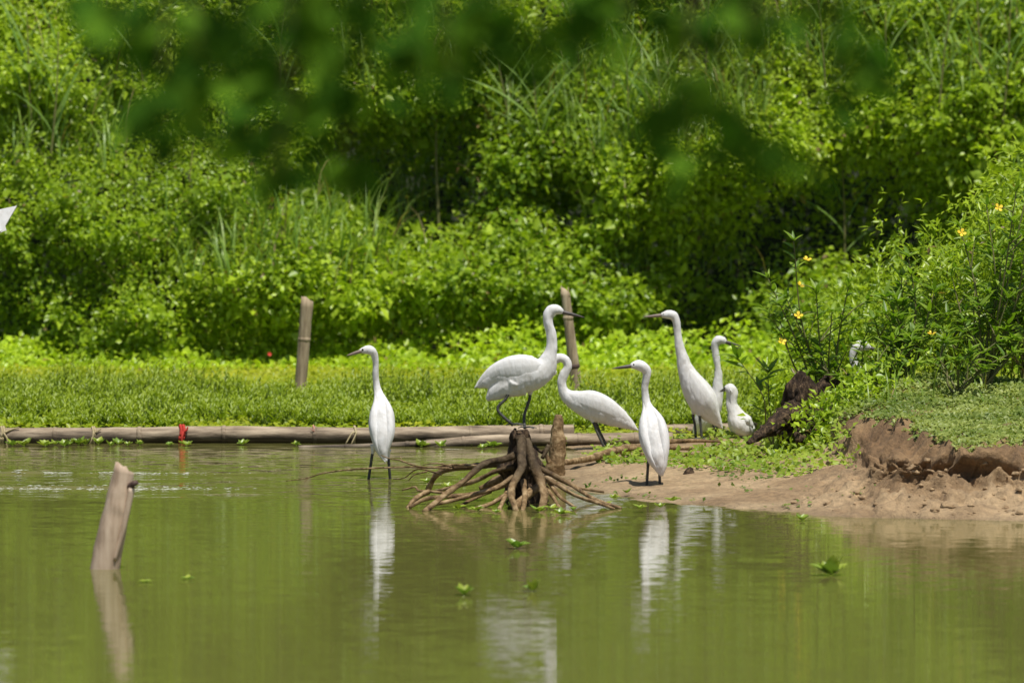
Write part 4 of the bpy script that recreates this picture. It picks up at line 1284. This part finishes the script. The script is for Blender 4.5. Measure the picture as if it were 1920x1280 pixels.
def shrub(label, base, d, tips, nleaf, leaf_r=(.045, .085), flowers=(), r0=.007, side_twigs=2, depth=.12):
    b0 = np.array(P(base[0], base[1], d)); b0[2] = float(height(b0[0], b0[1])) - 0.01
    root = empty('flowering_shrub', tuple(b0))
    stems = []
    rnd = random.Random(int(base[0]))
    for px, py in tips:
        t = np.array(P(px, py, d + rnd.uniform(-depth, depth)))
        mid = b0 * .45 + t * .55 + np.array([(rnd.random() - .5) * .08, (rnd.random() - .5) * .1, .03])
        st_ = catmull([b0 + np.array([(rnd.random() - .5) * .06, (rnd.random() - .5) * .06, 0]), b0 * .78 + t * .22 + np.array([0, 0, .02]), mid, t], 8)
        stems.append((st_, r0))
        for q in range(side_twigs):
            i = rnd.randint(8, len(st_) - 6)
            dv = norm(np.array([rnd.uniform(-1, 1), rnd.uniform(-.8, .8), rnd.uniform(.3, 1.0)])) * rnd.uniform(.08, .2)
            stems.append((catmull([st_[i], st_[i] + dv * .5 + np.array([0, 0, .01]), st_[i] + dv], 8), r0 * .55))
    for st_, r_ in stems:
        v, f, _ = sweep(st_, np.linspace(r_, r_ * .3, len(st_)), np.linspace(r_, r_ * .3, len(st_)), (1, 0, 0), 6)
        mk('stem', [(v, f)], M_stem, root, b0)
    tot = sum(np.linalg.norm(s_[0][-1] - s_[0][0]) for s_ in stems)
    for st_, r_ in stems:
        k = max(6, int(nleaf * np.linalg.norm(st_[-1] - st_[0]) / tot))
        for j in range(k):
            u = rnd.random() ** 0.6
            i = min(len(st_) - 2, int((0.2 + .8 * u) * (len(st_) - 1)))
            tdir = norm(st_[i + 1] - st_[i])
            a_ = j * 2.4 + rnd.random()
            rad = np.array([math.cos(a_), math.sin(a_), 0])
            dv = rad + tdir * rnd.uniform(.3, .95) + np.array([0, 0, .1])
            put_leaf(rnd.choice(LT), root, b0, st_[i] + tdir * rnd.random() * .02, dv, (rnd.uniform(-.3, .3), rnd.uniform(-.5, .1), 1), rnd.uniform(*leaf_r))
        for j in range(6):     # terminal tuft
            a_ = j * 1.05 + rnd.random()
            tdir = norm(st_[-1] - st_[-2])
            put_leaf(rnd.choice(LT), root, b0, st_[-1], np.array([math.cos(a_), math.sin(a_), 0]) * .8 + tdir * rnd.uniform(.5, 1.2), (rnd.uniform(-.3, .3), -.2, 1), rnd.uniform(*leaf_r) * .9)
    for px, py in flowers:
        p = np.array(P(px, py, d - depth - .01))
        q = min((s_ for s_, _ in stems), key=lambda s_: np.min(np.linalg.norm(s_ - p, axis=1)))
        nr = q[np.argmin(np.linalg.norm(q - p, axis=1))]
        o = bpy.data.objects.new('flower', FM); COL.objects.link(o); o.parent = root
        o.location = Vector(p) - Vector(b0); o.rotation_euler = (rnd.uniform(.4, 1.1), rnd.uniform(-.4, .4), rnd.random())
        mk('flower_stalk', [tube([nr, nr * .5 + p * .5 + np.array([0, 0, .01]), p], .0025, .002, nseg=5, per=3)], M_stem, root, b0)
    tag(root, label, 'shrub', 'flowering shrubs on the shore')
    return root


shrub('slender shrub with yellow flowers growing behind the dark rotten stump', (1555, 775), 29.3, [(1488, 452), (1440, 522), (1592, 530), (1530, 545), (1462, 600), (1560, 585), (1500, 640), (1625, 625), (1540, 660), (1475, 560)], 240, leaf_r=(.05, .095),
      flowers=[(1513, 487), (1500, 535), (1497, 592), (1466, 641)])
shrub('bushy leafy shrub standing on the mound between two taller ones', (1705, 765), 29.2, [(1703, 482), (1680, 560), (1752, 545), (1735, 610), (1655, 640), (1700, 600), (1660, 590), (1690, 520), (1725, 650), (1640, 600)], 270, leaf_r=(.055, .10), flowers=[(1747, 626)])
shrub('largest leafy shrub with yellow flowers on the grassy mound', (1850, 765), 28.9, [(1800, 425), (1850, 385), (1905, 360), (1925, 450), (1785, 520), (1830, 520), (1890, 560), (1770, 620), (1940, 300), (1820, 620), (1880, 480), (1930, 600), (1975, 400), (1990, 560)], 270, leaf_r=(.05, .1),
      flowers=[(1872, 390), (1803, 437)], side_twigs=2)
shrub('dense leafy shrub in the gap between the bushy shrub and the largest one', (1775, 775), 29.7, [(1760, 500), (1790, 560), (1740, 590), (1810, 470), (1770, 650), (1830, 600), (1720, 560)], 260, leaf_r=(.055, .10))
shrub('tall leafy shrub at the far end of the mound past the largest one', (1925, 775), 29.5, [(1900, 420), (1940, 380), (1870, 470), (1960, 480), (1890, 560), (1850, 560), (1930, 560), (1900, 640), (1980, 340)], 270, leaf_r=(.06, .11))
shrub('leafy shrub standing in front of the hidden egret', (1640, 790), 29.0, [(1600, 715), (1640, 690), (1665, 690), (1590, 730), (1690, 665)], 130, leaf_r=(.045, .09))
shrub('low leafy weedy shrub at the back of the mound near the hidden egret', (1790, 760), 28.6, [(1735, 660), (1770, 640), (1820, 655), (1870, 640), (1900, 660), (1840, 690)], 150, leaf_r=(.04, .075), side_twigs=1)
shrub('single young sapling with long pale leaves arching beside the crouching egret', (1452, 800), 29.4, [(1384, 672), (1440, 700)], 14, leaf_r=(.07, .13), side_twigs=0, r0=.005)


n = 26000
x = rng.uniform(1.2, 3.2, n); y = rng.uniform(29.45, 30.5, n)
top_ = np.interp(x, [1.2, 1.45, 1.6, 1.75, 1.95, 2.3, 3.2], [.30, .42, .55, .78, .98, 1.2, 1.2]) * (0.8 + .4 * NZ.fbm(x * 4, y * 3, 81.0, 3))
z = height(x, y) + rng.random(n) ** .8 * top_
k_ = NZ.fbm(x * 6, y * 6, z * 6, 2) > -.25
y = np.where(x < 1.92, y + 1.15, y)
x, y, z = x[k_], y[k_], z[k_]; n = len(x)
o = link('undergrowth', leaf_mesh('undergrowth', np.stack([x, y, z], -1), norm(np.array([0, -.35, 1]) + .6 * rnd3(n)), norm(rnd3(n) + np.array([0, -.2, .25])), rng.uniform(.03, .065, n), rng.uniform(.010, .020, n),
                                  leaf_colors(n, x * 2, z * 2, .9), M_vine))
tag(o, 'dense leafy undergrowth filling the gaps behind the flowering shrubs', 'undergrowth', kind='stuff')


# reeds
def reed(label, base, d, tip, nl, lr, bare=0.3, r0=.007, group='tall reeds growing out of the vines', mat=M_stem, seed=0):
    b0 = np.array(P(base[0], base[1], d)); t = np.array(P(tip[0], tip[1], d + .05))
    rnd = random.Random(seed + int(base[0]))
    root = empty('reed', tuple(b0))
    st_ = catmull([b0, b0 * .5 + t * .5 + np.array([rnd.uniform(-.02, .02), 0, 0]), t], 8)
    v, f, _ = sweep(st_, np.linspace(r0, r0 * .4, len(st_)), np.linspace(r0, r0 * .4, len(st_)), (1, 0, 0), 7)
    mk('stalk', [(v, f)], mat, root, b0)
    for j in range(nl):
        u = bare + (1 - bare) * (j + rnd.random() * .5) / nl
        i = min(len(st_) - 2, int(u * (len(st_) - 1)))
        a_ = j * math.pi + rnd.uniform(-.9, .9)
        dv = np.array([math.cos(a_), math.sin(a_) * .6 - .15, rnd.uniform(1.0, 3.2)])
        put_leaf(rnd.choice(RT), root, b0, st_[i], dv, (-math.cos(a_) * .6, -.4, .7), rnd.uniform(*lr))
    tag(root, label, 'reed', group)


reed('bare upright cane standing in the dark hollow of the vines', (824, 452), 38.2, (818, 180), 7, (.25, .5), .55, .011, seed=1)
reed('tall reed with drooping blades in the dark hollow behind the flowering shrubs', (1582, 560), 38.2, (1578, 290), 7, (.3, .55), .35, .008, seed=2)
k = 0
for px, py, tx, ty in [(95, 300, 110, 60), (520, 230, 540, -20), (690, 300, 640, 120), (720, 330, 690, 180), (60, 260, 50, 20), (1020, 330, 1000, 120), (1090, 190, 1070, 10), (1180, 300, 1170, 60), (1240, 330, 1235, 130), (1390, 320, 1400, 110),
                       (1480, 380, 1465, 140), (1650, 250, 1660, 20), (1760, 220, 1790, -30), (1880, 240, 1895, -10), (1720, 330, 1700, 150), (860, 210, 850, 20), (270, 170, 250, -30), (1320, 180, 1330, -40), (1840, 180, 1830, -40), (1550, 190, 1530, -30), (960, 250, 930, 90), (400, 220, 380, 10)]:
    h = 2.0 - (py - 50) * 38.4 / F
    yy = float(face_y(np.array([(px - 960) * 38.4 / F]), np.array([h]))[0])
    reed('tall grassy reed rising out of the upper vines', (px, py), yy + .05, (tx, ty), 8, (.25, .6), .1, .006, seed=k); k += 1

# small red flower by the thicket foot
o = link('red_flower', flower_mesh('red_flower', M_redflower, .013, 5), None, tuple(P(505, 664, 36.6))); o.rotation_euler = (1.1, 0, .3)
tag(o, 'tiny red blossom low in front of the dark thicket foot', 'flower')


# floating rosettes
def rosette(label, p, r, n=7, group=None, rnd=random, up=.5):
    root = empty('floating_plant', tuple(p))
    for j in range(n):
        a_ = j * 2.4 + rnd.random() * .6
        put_leaf(rnd.choice(FT), root, p, np.asarray(p) + np.array([math.cos(a_), math.sin(a_), 0]) * r * .1 + np.array([0, 0, .003]), (math.cos(a_), math.sin(a_), up * (.3 + .9 * rnd.random())), (0, -.1, 1), r * rnd.uniform(.75, 1.1))
    tag(root, label, 'water plant', group)


rn = random.Random(5)
for px in (24, 45, 86, 103, 122, 132, 148, 160, 185, 208, 222, 240, 262, 318, 342, 350, 455, 556):
    r_ = rn.uniform(.026, .050)
    rosette('small floating water plant lying in a row against the long bamboo log', np.array(G(px, 834 + rn.uniform(-1, 3), .0)), r_, 7, 'floating plants along the bamboo log', rn, .95)
for px, py in ((790, 838), (826, 838), (880, 836), (905, 841), (925, 838), (1155, 838), (1175, 834)):
    rosette('small floating water plant between the thin pole and the root stump', np.array(G(px, py, .0)), rn.uniform(.03, .055), 7, 'floating plants behind the root stump', rn, .9)
for px, py in ((858, 955), (895, 958), (930, 962), (960, 952), (1010, 960), (1035, 955), (1050, 965), (1075, 957), (1130, 950), (840, 915), (868, 905), (800, 905)):
    rosette('small yellowish floating plant caught among the roots of the stump', np.array(G(px, py, .0)), rn.uniform(.022, .045), 6, 'floating plants among the stump roots', rn, .8)
for px, py in ((1150, 935), (1175, 925), (1200, 955), (1238, 952), (1260, 940)):
    rosette('small floating plant at the feet of the shoreline egret', np.array(G(px, py, .012)), rn.uniform(.02, .04), 6, 'floating plants at the shoreline', rn, .8)
rosette('yellow floating water plant drifting alone on the open water below the mound', np.array(G(1558, 1078)), .075, 10, None, rn, 1.3)
rosette('green floating sprig at the water edge of the bare mud', np.array(G(1504, 976)), .035, 6, None, rn, .9)
rosette('pale floating plant just in front of the root stump', np.array(G(968, 1028)), .055, 8, None, rn, 1.0)
for px, py in ((870, 1115), (999, 1108)):
    rosette('single floating plant in the dark reflection of the root stump', np.array(G(px, py)), .045, 7, 'floating plants in the stump reflection', rn, 1.3)
for px, py in ((272, 1092), (352, 1086)):
    rosette('tiny pale floating plant near the short thick stake', np.array(G(px, py)), .026, 5, 'floating plants by the stake', rn, .3)
o = link('fallen_leaf', OT[0], None, tuple(np.array(G(830, 842, .006)))); o.scale = (.11, .06, .06); o.data = leaf_tpl('fallen_leaf', .3, .1, .0, noise_mat('pale_dead_leaf', [(.3, (.45, .42, .34)), (.7, (.6, .57, .5))], (20, 20, 20)))
tag(o, 'pale dead leaf floating in front of the grey log', 'leaf')

# ------------------------------------------------------------------ overhanging tree close to the camera
tb = np.array([2.0, 7.6, 0.5])
tree = empty('overhanging_tree', tuple(tb))
mk('trunk', [tube([tb - np.array([0, 0, .2]), tb + np.array([-.05, .1, 1.2]), tb + np.array([-.2, .3, 2.4]), tb + np.array([-.3, .5, 3.6])], 0, rs=[.14, .11, .09, .05], nseg=12, rough=.1)], M_twig, tree, tb)
mk('limb', [tube([tb + np.array([-.12, .2, 1.8]), np.array([1.0, 8.6, 2.95]), np.array([.3, 9.0, 2.95]), np.array([-.6, 9.3, 2.8])], .05, .018, nseg=9, rough=.08)], M_twig, tree, tb)
rb = random.Random(9)
CL = [(300, 60, 70, 9), (380, 140, 90, 12), (300, 210, 70, 7), (460, 90, 70, 7), (560, 60, 80, 9), (510, 190, 70, 8), (480, 270, 50, 5), (560, 240, 50, 5), (520, 330, 30, 3), (650, 330, 40, 4), (600, 170, 50, 4), (690, 30, 70, 6), (750, 60, 60, 6), (780, 110, 40, 4), (830, 30, 60, 6),
      (850, 150, 25, 2), (930, 20, 70, 7), (1010, 50, 60, 6), (1060, 20, 60, 5), (1000, 90, 40, 3), (1150, 10, 60, 4), (1230, 20, 40, 3), (1290, 40, 40, 3), (1400, 15, 60, 5), (1460, 40, 50, 3), (1290, 160, 40, 5), (1270, 200, 30, 3), (1350, 215, 40, 4), (1390, 250, 40, 4), (1440, 250, 30, 3), (1300, 300, 30, 2),
      (1610, 90, 30, 4), (1630, 140, 30, 3), (1560, 190, 30, 2), (1530, 330, 20, 1), (690, 180, 40, 3), (420, 20, 100, 8), (600, 10, 90, 7), (150, 15, 50, 3), (230, 30, 50, 3), (880, 60, 50, 3), (1120, 45, 60, 3), (1350, 20, 50, 3), (1530, 15, 50, 2), (1180, 80, 30, 2)]
tw = []
for cx, cy, rad, nl in CL:
    d = rb.uniform(8.6, 9.8)
    c = np.array(P(cx, cy, d))
    topp = np.array([c[0] + rb.uniform(-.06, .06), c[1] + rb.uniform(-.1, .1), max(2.62, c[2] + .45)])
    path = catmull([topp, (topp + c) / 2 + np.array([rb.uniform(-.03, .03), 0, 0]), c], 6)
    tw.append(tube([topp, (topp + c) / 2 + np.array([rb.uniform(-.03, .03), 0, 0]), c], .004, .0018, nseg=6, per=5))
    mk('twig', [tw[-1]], M_twig, tree, tb)
    for j in range(int(nl * 2.3)):
        p = np.array(P(cx + rb.gauss(0, rad * .5), cy + rb.gauss(0, rad * .45), d + rb.uniform(-.15, .15)))
        put_leaf(rb.choice(OT), tree, tb, p, (rb.uniform(-1, 1), rb.uniform(-.7, .7), rb.uniform(-1, .2)), (rb.uniform(-.5, .5), rb.uniform(-1, .2), rb.uniform(.2, 1)), rb.uniform(.045, .075))
n = 17000  # unseen crown leaves, added to shade the hanging leaves below
x = rng.uniform(-1.9, 2.8, n); y = rng.uniform(7.0, 10.6, n); z = rng.uniform(2.5, 4.0, n) + .15 * rng.normal(size=n)
k_ = (NZ.fbm(x * 1.5, y * 1.5, z * 1.5, 2) > -.45) & (z > 2.45)
Pn = np.stack([x, y, z], -1)[k_] - tb; m = len(Pn)
t = rng.random(m)[:, None]
C = np.array([.04, .09, .012]) * (1 - t) + np.array([.09, .17, .02]) * t
o = link('shade_crown', leaf_mesh('shade_crown', Pn, norm(np.array([0, 0, 1]) + .6 * rnd3(m)), rnd3(m), rng.uniform(.05, .09, m), rng.uniform(.03, .055, m), C, M_vine), tree)
o['kind'] = 'stuff'
tag(tree, 'leafy tree branches hanging blurred into the top of the view', 'tree')
